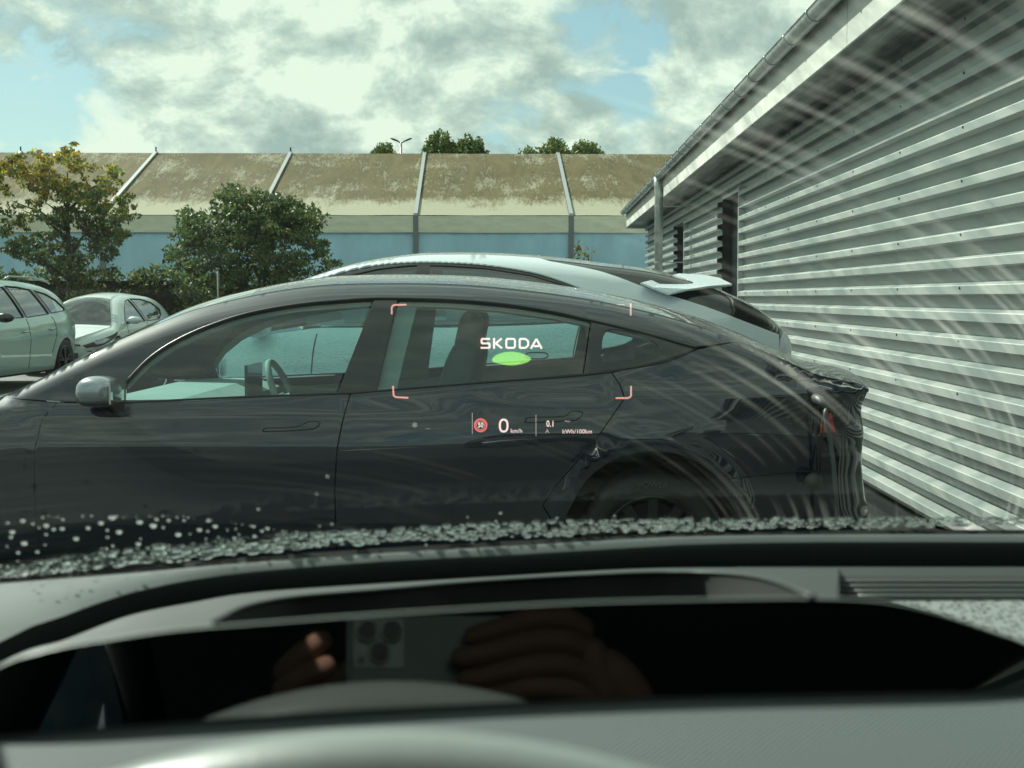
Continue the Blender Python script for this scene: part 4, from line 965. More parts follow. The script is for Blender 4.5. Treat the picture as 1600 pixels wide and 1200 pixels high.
# hatchback
hat = empty('white_hatchback', (-8.25, 25.3, 0), R_(87), 'white hatchback seen from its front corner, parked behind the pale green estate car', 'car', 'cars parked in line on the left')
hprof = [(-2.02, .20, .3), (-2.12, .40, .36), (-2.08, .58, .34), (-1.9, .70, .22), (-1.5, .81, .12), (-1.22, .865, .09), (-.75, 1.14, .10), (-.38, 1.33, .11), (.0, 1.41, .12), (.5, 1.44, .13), (1.1, 1.42, .13), (1.6, 1.36, .12), (1.85, 1.22, .12), (2.0, .98, .16), (2.06, .8, .2), (2.08, .5, .22), (2.0, .26, .2)]
hw_ = [[(-.62, .88), (-.64, .93), (-.30, 1.14), (-.02, 1.27), (.22, 1.31), (.30, .90)], [(.38, .90), (.31, 1.32), (.8, 1.31), (1.15, 1.25), (1.38, 1.12), (1.28, 1.02), (1.05, .93)]]
HB = small_car(hat, hprof, [(-2.1, .75), (0, .86), (1.3, .96), (2.1, .98)], [(-2.1, .6), (0, .72), (1.4, .8), (2.1, .8)], .87, [(-1.30, .32, .35), (1.28, .32, .35)], M_hatch, hw_, (-1.2, -.3, 1.66, 1.95), dict(tf=(-1.35, .38), tr=(1.2, .14), crown=.04, tumble=.55),
          dict(nose=-1.95, gaps=[[(.33, .88), (.30, .6), (.32, .3)], [(-.68, .86), (-.75, .6), (-.72, .3)], [(1.1, .9), (1.15, .75), (.98, .5)]], handles=[(.15, .76)], seats=(-.0, .8), wr=.32, rr=.22, mirror=(-.62, .90)))
HB.both('headlight', [(-2.06, .52), (-1.9, .60), (-1.62, .665), (-1.30, .74), (-1.28, .72), (-1.58, .60), (-1.80, .53), (-2.03, .475)], M_dark, off=.006, step=.025)
HB.both('headlight_lens', [(-1.95, .575), (-1.72, .635), (-1.62, .62), (-1.80, .555), (-1.93, .53)], M_lampglass, off=.012, step=.025)
HB.both('lamp_strip', [(-2.05, .47), (-1.8, .52), (-1.8, .505), (-2.04, .455)], M_chrome, off=.012, step=.025)
HB.both('bumper_vent', [(-2.03, .42), (-1.80, .47), (-1.86, .36)], M_dark, off=.006, step=.025)
HB.both('tail_light', [(1.86, 1.0), (1.98, .99), (2.03, .80), (1.92, .82)], M_red, off=.006, step=.03)
mb = MB(); mb.box((-2.17, -.45, .30), (-2.10, .45, .40)); mb.build('grille', M_dark, hat, bevel=.01)
mb = MB(); mb.tube([(-2.135, q, .545-.02*(q/.5)**2) for q in np.linspace(-.5, .5, 9)], .018, 6); mb.build('nose_strip', M_blackgloss, hat, True)
mb = MB(); mb.box((-2.19, -.26, .41), (-2.165, .26, .50)); mb.build('number_plate', mat('plate_white', (.7, .7, .68), .4), hat)
mb = MB(); mb.tube([(1.1, 0, 1.43), (1.2, 0, 1.50)], .008, 5); mb.build('antenna', M_dark, hat)

# ================================================================== OWN CAR (the cabin the picture is taken from)
own = empty('car_cabin', (0, 0, 0), 0, 'car cabin seen from the driver seat, with rain beaded windscreen, dark dashboard and instrument binnacle', 'car')
XC = .40
def dashmat(name, col, rough, bump=.35, bscale=900, bdist=.0006, spec=.5, sheen=0):
    m = mat(name, col, rough, var=.10, vscale=18, bump=bump, bscale=bscale, bdist=bdist, spec=spec); return m
D_top = dashmat('soft_grey_dash_skin', (.066, .080, .081), .55)
D_dark = dashmat('dark_dash_skin', (.008, .011, .012), .65, spec=.25)
D_mid = dashmat('charcoal_dash_skin', (.015, .020, .022), .55)
D_rim = dashmat('satin_grey_rim', (.13, .15, .145), .38, bump=.1)
D_gloss = mat('black_instrument_glass', (.002, .004, .006), .02, coat=1, spec=1); D_gloss.node_tree.nodes['Principled BSDF'].inputs['IOR'].default_value = 1.65
D_pit = mat('head_up_projector_pit', (.004, .0045, .005), .8)
def wind_film(nt, sh):
    """dried wiper haze: fine curved streaks on the outer face, only as a thin film"""
    tc = N(nt, 'ShaderNodeTexCoord'); mp = N(nt, 'ShaderNodeMapping'); nt.links.new(tc.outputs['Object'], mp.inputs[0])
    sp = N(nt, 'ShaderNodeSeparateXYZ'); nt.links.new(mp.outputs[0], sp.inputs[0])
    # distance from the wiper spindle gives arcs
    vd = N(nt, 'ShaderNodeVectorMath', operation='DISTANCE'); nt.links.new(tc.outputs['Object'], vd.inputs[0]); vd.inputs[1].default_value = (-.48, 1.32, 1.05)
    ns = N(nt, 'ShaderNodeTexNoise', Scale=1.0, Detail=3); cb = N(nt, 'ShaderNodeCombineXYZ')
    nt.links.new(math_n(nt, 'MULTIPLY', vd.outputs['Value'], 230), cb.inputs[0]); nt.links.new(math_n(nt, 'MULTIPLY', sp.outputs[0], 3.0), cb.inputs[1]); nt.links.new(cb.outputs[0], ns.inputs['Vector'])
    n2 = N(nt, 'ShaderNodeTexNoise', Scale=5, Detail=3); nt.links.new(tc.outputs['Object'], n2.inputs['Vector'])
    f = math_n(nt, 'MULTIPLY', ramp(nt, ns.outputs[0], [(.52, 0), (.8, 1)]), ramp(nt, n2.outputs[0], [(.40, 0), (.65, 1)]))
    far = N(nt, 'ShaderNodeMapRange'); nt.links.new(vd.outputs['Value'], far.inputs[0]); far.inputs[1].default_value = .55; far.inputs[2].default_value = .85
    rgt = N(nt, 'ShaderNodeMapRange'); nt.links.new(sp.outputs[0], rgt.inputs[0]); rgt.inputs[1].default_value = .02; rgt.inputs[2].default_value = .22
    w = math_n(nt, 'ADD', math_n(nt, 'MULTIPLY', math_n(nt, 'MULTIPLY', far.outputs[0], rgt.outputs[0]), .36), .02)
    f = math_n(nt, 'ADD', math_n(nt, 'MULTIPLY', f, w), .001)
    tr = N(nt, 'ShaderNodeBsdfTranslucent'); tr.inputs[0].default_value = (.8, .85, .8, 1)
    mx = N(nt, 'ShaderNodeMixShader'); nt.links.new(f, mx.inputs[0]); nt.links.new(sh, mx.inputs[1]); nt.links.new(tr.outputs[0], mx.inputs[2]); return mx.outputs[0]
M_wsg = glass('tinted_windscreen', (.87, .965, .94), gain=.5, film=wind_film)
M_ownglass = glass('tinted_cabin_glass', (.13, .17, .165))
ZB, DROP = 1.14, .20
def yb(x): return 1.198-.355*(x-XC)**2
ZT = 1.560; YT0 = .35
def gpt(bx, s):                          # windscreen point: base abscissa, 0 at the cowl .. 1 at the header
    tx_ = XC+(bx-XC)*.86; ty_ = YT0-.12*(bx-XC)**2
    y0 = yb(bx); x = bx+(tx_-bx)*s; y = y0+(ty_-y0)*s; z = ZB+(ZT-ZB)*s+.018*math.sin(math.pi*s)
    return Vector((x, y, z))
def gfind(px, py):                       # where a sight line meets the windscreen
    lo, hi = .3, 1.3
    d = ray(px, py)
    def g(Y):
        p = CAM+d*(Y/d.y); bx = p.x
        for _ in range(5):
            s = (yb(bx)-p.y)/(yb(bx)-(YT0-.12*(bx-XC)**2)); bx = XC+(p.x-XC)/(1-.14*s)
        return p, bx, s, p.z-gpt(bx, s).z
    a = .3; b_ = 1.35
    for _ in range(40):
        m_ = (a+b_)/2; p, bx, s, q = g(m_)
        if q > 0: b_ = m_                # beyond the glass the sight line is above it
        else: a = m_
    return bx, s
def gframe(bx, s):
    p = gpt(bx, s); u = (gpt(bx+.01, s)-gpt(bx-.01, s)).normalized(); v = (gpt(bx, s+.01)-gpt(bx, s-.01)).normalized(); n = u.cross(v).normalized()
    return p, u, v, n
nx, ns = 64, 26; vs = []; fs = []
for j in range(ns+1):
    for i in range(nx+1): vs.append(tuple(gpt(XC-.84+1.68*i/nx, j/ns)))
for j in range(ns):
    for i in range(nx): a = j*(nx+1)+i; fs.append((a, a+1, a+nx+2, a+nx+1))
ws = pyd('windscreen', vs, fs, M_wsg, own, True)
# rain drops
m, nt_, b = base_mat('rain_water'); b.inputs['Base Color'].default_value = (.95, 1, .97, 1); b.inputs['Roughness'].default_value = .10; b.inputs['IOR'].default_value = 1.33; b.inputs['Transmission Weight'].default_value = 1.0
b.inputs['Specular IOR Level'].default_value = .9
t_ = N(nt_, 'ShaderNodeBsdfTranslucent'); t_.inputs[0].default_value = (.95, 1, .98, 1); x_ = N(nt_, 'ShaderNodeMixShader', Fac=.16)  # translucent white share mixed in to brighten the drops
nt_.links.new(b.outputs[0], x_.inputs[1]); nt_.links.new(t_.outputs[0], x_.inputs[2]); nt_.links.new(x_.outputs[0], nt_.nodes['Material Output'].inputs[0])
M_water = m
def drop_verts(px, py, a, bb, h, rot=0, nu=12, nv=4, lump=0):
    bx, s = gfind(px, py); p, u, v, n = gframe(bx, s); p = p+n*.0006; vs = []; fs = []
    if rot: u, v = u*math.cos(rot)+v*math.sin(rot), v*math.cos(rot)-u*math.sin(rot)
    ph0 = random.random()*9
    for j in range(nv):
        t = math.pi/2*j/nv
        for i in range(nu):
            th = 2*math.pi*i/nu; k = 1+lump*math.sin(2*th+ph0)+lump*.6*math.sin(3*th+ph0*2)
            vs.append(tuple(p+u*(a*k*math.cos(t)*math.cos(th))+v*(bb*k*math.cos(t)*math.sin(th))+n*(h*math.sin(t))))
    vs.append(tuple(p+n*h)); top = len(vs)-1
    for j in range(nv-1):
        for i in range(nu): i2 = (i+1) % nu; fs.append((j*nu+i, j*nu+i2, (j+1)*nu+i2, (j+1)*nu+i))
    for i in range(nu): fs.append(((nv-1)*nu+i, (nv-1)*nu+(i+1) % nu, top))
    fs.append(tuple(reversed(range(nu))))
    return vs, fs
rng = random.Random(5)
spots = [(518, 612, 9), (105, 628, 6), (152, 642, 4), (213, 650, 7), (248, 668, 5), (288, 665, 6), (57, 680, 7), (50, 704, 5), (112, 732, 8), (35, 638, 4), (84, 776, 5), (173, 772, 5), (352, 711, 7), (408, 662, 6), (467, 638, 7), (551, 680, 8), (497, 672, 4), (497, 705, 4), (646, 634, 8), (709, 651, 9), (724, 622, 5), (780, 627, 5), (755, 660, 4), (852, 627, 4), (825, 692, 8), (640, 735, 7), (923, 670, 7), (965, 627, 6), (961, 677, 4), (996, 654, 7), (1010, 705, 3), (1174, 655, 5), (1238, 664, 6), (1212, 676, 5), (1196, 575, 4), (1178, 700, 6), (1084, 709, 5), (1091, 668, 3), (1106, 692, 3), (1052, 672, 3), (1362, 693, 6), (1266, 700, 5), (213, 692, 4), (180, 660, 3), (208, 740, 3), (32, 748, 3), (522, 745, 4), (470, 758, 3), (880, 690, 3), (953, 713, 3), (650, 712, 3), (290, 622, 4), (1515, 423, 4), (1466, 505, 3)]
spots = [(x/2.963, 600+y/2.963, r/2.963) for x, y, r in spots]
for i in range(46):
    if rng.random() < .35: continue
    x = 65+i*8.9+rng.uniform(-3, 3); spots.append((x, 806+(0 if x < 290 else (x-290)*.14)+rng.uniform(-1.6, 1.6), rng.uniform(.4, 1.1)))
for i in range(44): spots.append((rng.uniform(0, 1000), 0, rng.uniform(.8, 1.6)))
for (px, py, r) in spots:
    if py == 0:
        q = np.interp(px, [0, 400, 800, 1000], [895, 855, 822, 812]); py = q+rng.uniform(-28, 22)
    a = r/FPX*1.7; v_, f_ = drop_verts(px, py, a, a*.9, a*.85, nu=12, nv=4)
    pyd('water_drop', v_, f_, M_water, ws, True)
allv = []; allf = []
XT = [0, 101, 169, 236, 304, 371, 439, 540, 800, 1000, 1160, 1600]; YT = [888, 868, 860, 851, 847, 840, 833, 827, 814, 809, 808, 806]
XB = [0, 101, 202, 304, 405, 540, 800, 1000, 1200, 1600]; YB_ = [900, 891, 880, 870, 860, 848, 837, 830, 824, 819]
for px in np.arange(-60, 1660, 5.4):
    t, b_ = np.interp(px, XT, YT), np.interp(px, XB, YB_)
    k = max(3, int((b_-t)/4.4))
    for j in range(k):
        py = t+(b_-t)*(j+.5)/k+rng.uniform(-2.2, 2.2); x = px+rng.uniform(-6, 6)
        if rng.random() < .22: continue
        a = rng.choice((.0016, .0024, .0034, .0046, .0058))*(1 if px < 560 else .72)
        v_, f_ = drop_verts(x, py, a, a*rng.uniform(.55, .75), a*.50, rot=rng.uniform(-.2, .2), nu=16, nv=5, lump=.05)
        n0 = len(allv); allv += v_; allf += [tuple(q+n0 for q in f) for f in f_]
mb_, nt_, b = base_mat('brightened_rain_beads'); b.inputs['Base Color'].default_value = (.95, 1, .98, 1); b.inputs['Roughness'].default_value = .03; b.inputs['IOR'].default_value = 1.33; b.inputs['Transmission Weight'].default_value = 1.0
t_ = N(nt_, 'ShaderNodeBsdfTranslucent'); t_.inputs[0].default_value = (.85, .92, .90, 1); x_ = N(nt_, 'ShaderNodeMixShader', Fac=.03)  # translucent white share imitates bright sky caught in the beads
nt_.links.new(b.outputs[0], x_.inputs[1]); nt_.links.new(t_.outputs[0], x_.inputs[2]); nt_.links.new(x_.outputs[0], nt_.nodes['Material Output'].inputs[0])
wb = pyd('water_beads', allv, allf, mb_, ws, True); wb['kind'] = 'stuff'

# dashboard
XS = [-300, -150, -60, 0, 50, 100, 150, 200, 265, 300, 350, 400, 450, 500, 600, 700, 800, 900, 1000, 1060, 1120, 1180, 1230, 1265, 1300, 1325, 1400, 1500, 1600, 1750, 1900]
def L(xs, ys): return lambda x: float(np.interp(x, xs, ys))
def sm(xs, ys):
    c = np.array(crv(list(zip(xs, ys)), 6)); return lambda x: float(np.interp(x, c[:, 0], c[:, 1]))
fS = sm([-300, 0, 400, 800, 1100, 1600, 1900], [940, 912, 881, 856, 841, 838, 838])
fB = sm([-300, 0, 100, 200, 300, 400, 600, 800, 1000, 1100, 1300, 1600, 1900], [1180, 1003, 962, 927, 906, 893, 877, 867, 855, 850, 847, 847, 847])
fC = sm([-300, 0, 100, 200, 300, 400, 600, 800, 1000, 1200, 1600, 1900], [1215, 1036, 1000, 962, 941, 925, 911, 899, 888, 886, 886, 886])
fD = sm([-300, -150, 0, 50, 100, 150, 265, 400, 600, 800, 950, 1200, 1325, 1400, 1475, 1550, 1600, 1700, 1740], [1230, 1120, 1041, 1023, 1011, 1003, 986, 975, 960, 948, 941, 936, 937, 944, 962, 987, 1005, 1055, 1082])
fE = sm([330, 365, 400, 450, 500, 600, 700, 800, 900, 1000, 1060, 1120, 1180, 1230, 1266], [979, 957, 945, 936, 931, 923, 914, 907, 901, 897, 896, 897, 903, 917, 936.5])
fF = sm([-300, 0, 200, 400, 600, 800, 1000, 1200, 1400, 1600, 1900], [1190, 1153, 1137, 1123, 1111, 1101, 1093, 1088, 1085, 1083, 1082])
def ybpx(px):                            # depth of the glass base on a column of the view
    Y = 1.1
    for _ in range(6): Y = yb(P(px, 850, Y).x)
    return Y
def skin(name, rows, m, smooth=True, parent=own):
    vs = [tuple(p) for r in rows for p in r]; n = len(rows[0]); fs = []
    for j in range(len(rows)-1):
        for i in range(n-1): fs.append((j*n+i, j*n+i+1, (j+1)*n+i+1, (j+1)*n+i))
    return pyd(name, vs, fs, m, parent, smooth)
def YS(x): return ybpx(x)-.035
def zS(x): return P(x, fS(x), YS(x)).z
def depth_at_z(px, py, z): d = ray(px, py); return (z-CAMZ)/d.z*d.y
rA = [gpt(P(x, 850, ybpx(x)).x, -.012)+Vector((0, 0, -.002)) for x in XS]; rA2 = [gpt(P(x, 850, ybpx(x)).x, .004)+Vector((0, -.006, -.004)) for x in XS]
rS = [P(x, fS(x), YS(x)) for x in XS]
rS0 = [p+Vector((0, .006, -.012)) for p in rS]
skin('windscreen_seal', [rA, rA2, rS0, rS], D_pit, False)
YBf = lambda x: min(depth_at_z(x, fB(x), zS(x)-.002), YS(x)-.02)
rB = [P(x, fB(x), YBf(x)) for x in XS]
rSm = [[a.lerp(b_, t)+Vector((0, 0, .004*math.sin(math.pi*t))) for a, b_ in zip(rS, rB)] for t in (.1, .3, .5, .7, .9)]
skin('dashboard_top', [rS]+rSm+[rB], D_top)
YCf = lambda x: YBf(x)-.004
rC = [P(x, fC(x), YCf(x)) for x in XS]
rBl = [p+Vector((0, -.004, -.004)) for p in rB]
skin('dashboard_step', [rB, rBl, rC], D_dark)
PL0 = CAM+ray(613, 985).normalized()*.45; PN = -ray(613, 985).normalized()
def onplane(px, py, off=0):
    d = ray(px, py); t = ((PL0+PN*off)-CAM).dot(PN)/d.dot(PN); return CAM+d*t
XD = [x for x in np.linspace(-300, 1740, 90)]
# binnacle deck between the step and the rim, with the projector pit sunk into it
def YE_(x, y):                            # depth eases from the step to the rim
    c, d_ = fC(x), fD(x); t = min(1, max(0, (y-c)/max(1, d_-c))); Yd = onplane(x, d_).y
    return 1/( (1-t)/YCf(x)+t/Yd )
XK = [x for x in np.linspace(-300, 1310, 120)]
def deck_edge(x): return min(fE(x), fD(x)) if 332 < x < 1265 else fD(x)
rows = []
for t in (0, .33, .66, 1): rows.append([P(x, fC(x)+(deck_edge(x)-fC(x))*t, YE_(x, fC(x)+(deck_edge(x)-fC(x))*t)) for x in XK])
skin('binnacle_deck', rows, D_mid)
XP = [x for x in XK if 325 < x < 1272]
r0 = [P(x, deck_edge(x), YE_(x, deck_edge(x))) for x in XP]; r1 = [p+Vector((0, -.004, -.05)) for p in r0]
rD_ = [onplane(x, fD(x))+Vector((0, .012, -.055)) for x in XP]; r4 = [onplane(x, fD(x))+Vector((0, .008, -.004)) for x in XP]
skin('projector_pit', [r0, r1, rD_, r4], D_pit)
mb = MB(); mb.tube([p+Vector((0, 0, .0005)) for p in r0], .0012, 6); mb.build('pit_lip', D_mid, own, True)
mb = MB(); rimp = [onplane(x, fD(x))+Vector((0, .002, -.0019)) for x in XD]; mb.tube(rimp, .0019, 10); mb.build('binnacle_rim', D_rim, own, True)
bk = [p+Vector((0, .05, -.012)) for p in rimp]; bk2 = [p+Vector((0, .055, -.08)) for p in rimp]; sel = [i for i, x in enumerate(XD) if x > 1285]
skin('binnacle_side', [[rimp[i] for i in sel], [bk[i] for i in sel], [bk2[i] for i in sel]], D_dark)
# instrument display
top = [onplane(x, fD(x), .001) for x in XD]; bot = [onplane(x, max(fF(x), fD(x)+.5)+6, .001) for x in XD]
skin('instrument_display', [top, [a.lerp(b_, .5) for a, b_ in zip(top, bot)], bot], D_gloss, False)
# lower dash
def lower(t):
    out_ = []
    for x in XS:
        p = onplane(x, fF(x), .006); q = P(x*1.0, fF(x)+230, .345); out_.append(p.lerp(q, t)+Vector((0, 0, .004*math.sin(math.pi*t))))
    return out_
def fabric():
    m, nt, b = base_mat('woven_dash_fabric'); b.inputs['Roughness'].default_value = .7
    tc = N(nt, 'ShaderNodeTexCoord'); mp = N(nt, 'ShaderNodeMapping'); nt.links.new(tc.outputs['Object'], mp.inputs[0]); mp.inputs['Rotation'].default_value = (0, 0, R_(35))
    w = N(nt, 'ShaderNodeTexWave', Scale=190, Distortion=.3); nt.links.new(mp.outputs[0], w.inputs['Vector'])
    n = N(nt, 'ShaderNodeTexNoise', Scale=14, Detail=4); nt.links.new(tc.outputs['Object'], n.inputs['Vector'])
    nt.links.new(mixc(nt, w.outputs['Fac'], (.066, .082, .088), (.094, .115, .121)), b.inputs['Base Color'])
    bp = N(nt, 'ShaderNodeBump', Strength=.5, Distance=.0008); nt.links.new(w.outputs['Fac'], bp.inputs['Height']); nt.links.new(bp.outputs[0], b.inputs['Normal']); return m
M_fab = fabric()
edge = [onplane(x, fF(x)-3, .0035) for x in XS]
skin('column_shroud', [[p+Vector((0, .006, -.004)) for p in edge], edge, lower(0), lower(.06)], D_mid)
skin('lower_dash_panel', [lower(t) for t in (.06, .2, .4, .6, .8, 1)], M_fab)
# right side of the dash with demister vent and perforated speaker panel
zr_ = lambda x, t: .0
def dashR(px, py, up=0):
    z = zS(1400)-.004-(py-886)*.00006+up; return P(px, py, depth_at_z(px, py, z))
XR = [1150, 1210, 1260, 1300, 1400, 1500, 1600, 1750, 1900, 2050]
skin('dashboard_side', [[dashR(x, y) for x in XR] for y in (886, 897, 915, 935, 960, 1000, 1060, 1150, 1250)], D_mid)
def pillow_grid(name, poly, up, m, parent=own, step=14):
    V, F, E = fill(poly, step); return pyd(name, [tuple(dashR(x, y, up)) for x, y in V], F, m, parent, False)
vent = pillow_grid('demister_vent', [(1252, 902), (1290, 900), (1900, 899), (1900, 933), (1330, 934), (1304, 928)], .0012, D_pit)
for (y0, y1, xa) in ((907.5, 910, 1268), (915, 918, 1290), (923, 926, 1312), (930.5, 933, 1330)):
    mb = MB(); mb.tube([dashR(x, (y0+y1)/2, .003) for x in (xa, 1400, 1600, 1900)], .0013, 6); mb.build('slat', D_rim, vent, True)
def perf():
    m, nt, b = base_mat('perforated_speaker_cover'); b.inputs['Roughness'].default_value = .45; b.inputs['Metallic'].default_value = .3
    tc = N(nt, 'ShaderNodeTexCoord'); mp = N(nt, 'ShaderNodeMapping'); nt.links.new(tc.outputs['Object'], mp.inputs[0]); mp.inputs['Scale'].default_value = (330, 110, 1); mp.inputs['Rotation'].default_value = (0, 0, R_(-12))
    v = N(nt, 'ShaderNodeTexVoronoi', Scale=1.0, Randomness=.55, distance='CHEBYCHEV'); nt.links.new(mp.outputs[0], v.inputs['Vector'])
    f = ramp(nt, v.outputs['Distance'], [(.22, 0), (.30, 1)])
    nt.links.new(mixc(nt, f, (.012, .013, .014), (.26, .28, .275)), b.inputs['Base Color'])
    bp = N(nt, 'ShaderNodeBump', Strength=.8, Distance=.001); nt.links.new(f, bp.inputs['Height']); nt.links.new(bp.outputs[0], b.inputs['Normal']); return m
pillow_grid('speaker_cover', [(1390, 939), (1900, 937), (1900, 1120), (1760, 1110), (1660, 1050), (1560, 1010), (1470, 960)], .0012, perf())
mb = MB(); mb.tube([dashR(x, 936, .0015) for x in (1340, 1450, 1600, 1900)], .0012, 6); mb.build('trim_strip', D_rim, own, True)
# steering wheel
wtop = P(612, 1143+112, .285); ax = Vector((0, -.88, .47)).normalized(); sx_ = Vector((1, 0, 0)); up_ = ax.cross(sx_).normalized(); up_ = up_ if up_.z > 0 else -up_
Rw = .182; wc = wtop-up_*(Rw)-up_*.0; M_wheel = mat('leather_wheel_rim', (.22, .25, .24), .34, bump=.2, bscale=500, bdist=.0005)
sw = MB(); sw.tube([wc+sx_*(Rw*math.cos(a))+up_*(Rw*math.sin(a)) for a in np.linspace(0, 2*math.pi, 97)], .0155, 16, False)
swo = sw.build('steering_wheel', M_wheel, own, True)
mb = MB(); mb.ellipsoid(wc+ax*-.02, (.075, .05, .06), 20, 12, rot=Matrix.Rotation(R_(-28), 3, 'X')); mb.build('hub', D_dark, swo, True)
for e in (Vector((-Rw, 0, 0)), Vector((Rw, 0, 0))):
    mb = MB(); mb.tube([wc, wc+e*.98], .016, 8, sx=.6); mb.build('spoke', D_mid, swo, True)
mb = MB(); mb.tube([wc, wc-ax*.26], .04, 12); mb.build('steering_column', D_dark, own, True)
# dash front, floor, doors, roof, pillars, seats
M_int = mat('charcoal_cabin_lining', (.030, .032, .033), .85, var=.2)
M_roofl = mat('grey_headlining', (.42, .42, .40), .95)
M_ownpaint = mat('dark_grey_car_paint', (.03, .035, .04), .3, coat=1)
mb = MB(); mb.box((-.50, .40, .45), (1.30, 1.05, 1.02)); mb.build('dashboard_body', M_int, own, bevel=.03)
mb = MB(); mb.box((-.48, -2.0, .20), (1.28, 1.05, .28)); mb.build('floor', M_int, own)
def hull(name, prof, hw, crown, m, ny=15, flip=False):
    vs = []; fs = []
    for (y, z, w) in prof:
        for k in range(ny): q = -1+2*k/(ny-1); vs.append((XC+q*w, y-(.10*q*q if name == 'bonnet' else 0), z-crown*abs(q)**2.5))
    for i in range(len(prof)-1):
        for k in range(ny-1): a = i*ny+k; fs.append((a, a+1, a+ny+1, a+ny))
    return pyd(name, vs, fs, m, own, True)
hull('bonnet', [(1.235, 1.085, .80), (1.5, 1.04, .84), (1.8, .965, .85), (2.05, .88, .84), (2.2, .80, .82), (2.30, .68, .80), (2.33, .5, .80), (2.30, .3, .78), (2.2, .22, .7)], 0, .06, M_ownpaint)
hull('cowl', [(1.195, 1.12, .80), (1.215, 1.09, .80), (1.26, 1.065, .80)], 0, .03, M_trim)
hull('roof', [(.33, 1.572, .60), (.1, 1.605, .61), (-.4, 1.63, .62), (-1.2, 1.60, .61), (-1.8, 1.52, .58), (-2.1, 1.30, .62), (-2.25, 1.0, .80), (-2.3, .6, .85), (-2.25, .25, .8)], 0, .05, M_ownpaint)
hull('headlining', [(.335, 1.562, .60), (.1, 1.585, .60), (-.4, 1.60, .61), (-1.2, 1.57, .60), (-1.75, 1.49, .57)], 0, .05, M_roofl)
for sg in (-1, 1):
    X_ = XC+sg*.92
    mb = MB(); mb.prism([(-2.2, .25), (-1.85, .28), (-1.72, .55), (-1.5, .68), (-1.25, .68), (-1.05, .55), (-.95, .22), (.95, .22), (1.03, .55), (1.22, .70), (1.47, .70), (1.68, .55), (1.75, .25), (2.15, .25), (2.22, .76), (2.0, .86), (1.2, 1.03), (.9, 1.06), (-1.9, 1.06), (-2.2, .95)], lambda p: (X_, p[0], p[1]), lambda p: (X_-sg*.10, p[0], p[1])); mb.build('side_body', M_ownpaint, own, bevel=.02)
    mb = MB(); mb.box((min(X_-sg*.12, X_-sg*.10-sg*.002), -1.3, .30), (max(X_-sg*.12, X_-sg*.102), .95, 1.05)); mb.build('door_lining', M_int, own)
    mb = MB(); mb.tube([(XC+sg*.85, yb(XC+sg*.85)+.01, ZB-.01), (XC+sg*.79, .70, 1.335), (XC+sg*.73, .40, 1.51), (XC+sg*.66, .15, 1.575), (XC+sg*.64, -.8, 1.60), (XC+sg*.64, -1.6, 1.53), (XC+sg*.75, -2.1, 1.1)], .045, 10, sx=.7); mb.build('roof_pillar', M_int, own, True)
    mb = MB(); mb.tube([(XC+sg*.84, -.42, 1.04), (XC+sg*.66, -.50, 1.56)], .05, 8); mb.build('centre_pillar', M_int, own, True)
    pyd('side_glass', [(XC+sg*.87, .86, 1.06), (XC+sg*.87, -1.95, 1.06), (XC+sg*.66, -1.6, 1.53), (XC+sg*.66, .2, 1.54), (XC+sg*.73, .48, 1.46)], [(0, 1, 2, 3, 4)], M_ownglass, own)
    for yy in (1.345, -1.375):
        w_ = empty('wheel', (X_+(0 if sg < 0 else 0), yy, .34), R_(90)); w_.parent = own
        mb = MB(); mb.tube([(0, -.0*sg, 0), (0, .21*sg*1, 0)], .34, 28); mb.build('tyre', M_tyre, w_, True)
        mb = MB(); mb.tube([(0, -.01*sg, 0), (0, .05*sg, 0)], .24, 24); mb.build('rim', M_alloy, w_, False)
mb = MB(); mb.box((-.44, -1.95, .28), (1.24, -1.85, 1.12)); mb.build('rear_bulkhead', M_int, own)
for sx0 in (0, .80):
    mb = MB(); cushion(mb, (sx0, -.35, .52), (.26, .28, .10)); mb.build('seat', M_seat, own, True)
    mb = MB(); cushion(mb, (sx0, -.78, .88), (.25, .09, .36)); mb.build('seat_back', M_seat, own, True)
    mb = MB(); cushion(mb, (sx0, -.82, 1.33), (.13, .06, .11)); mb.build('headrest', M_seat, own, True)
mb = MB(); cushion(mb, (XC, -1.6, .8), (.65, .14, .36)); mb.build('rear_seat', M_seat, own, True)
for sg in (-1, 1):
    mb = MB(); mb.ellipsoid((XC+sg*.70, 2.13, .72), (.16, .08, .05), 18, 10); mb.build('headlight', M_lampglass, own, True)
mb = MB(); mb.box((XC-.42, 2.29, .40), (XC+.42, 2.345, .60)); mb.build('grille', M_blackgloss, own, bevel=.01)

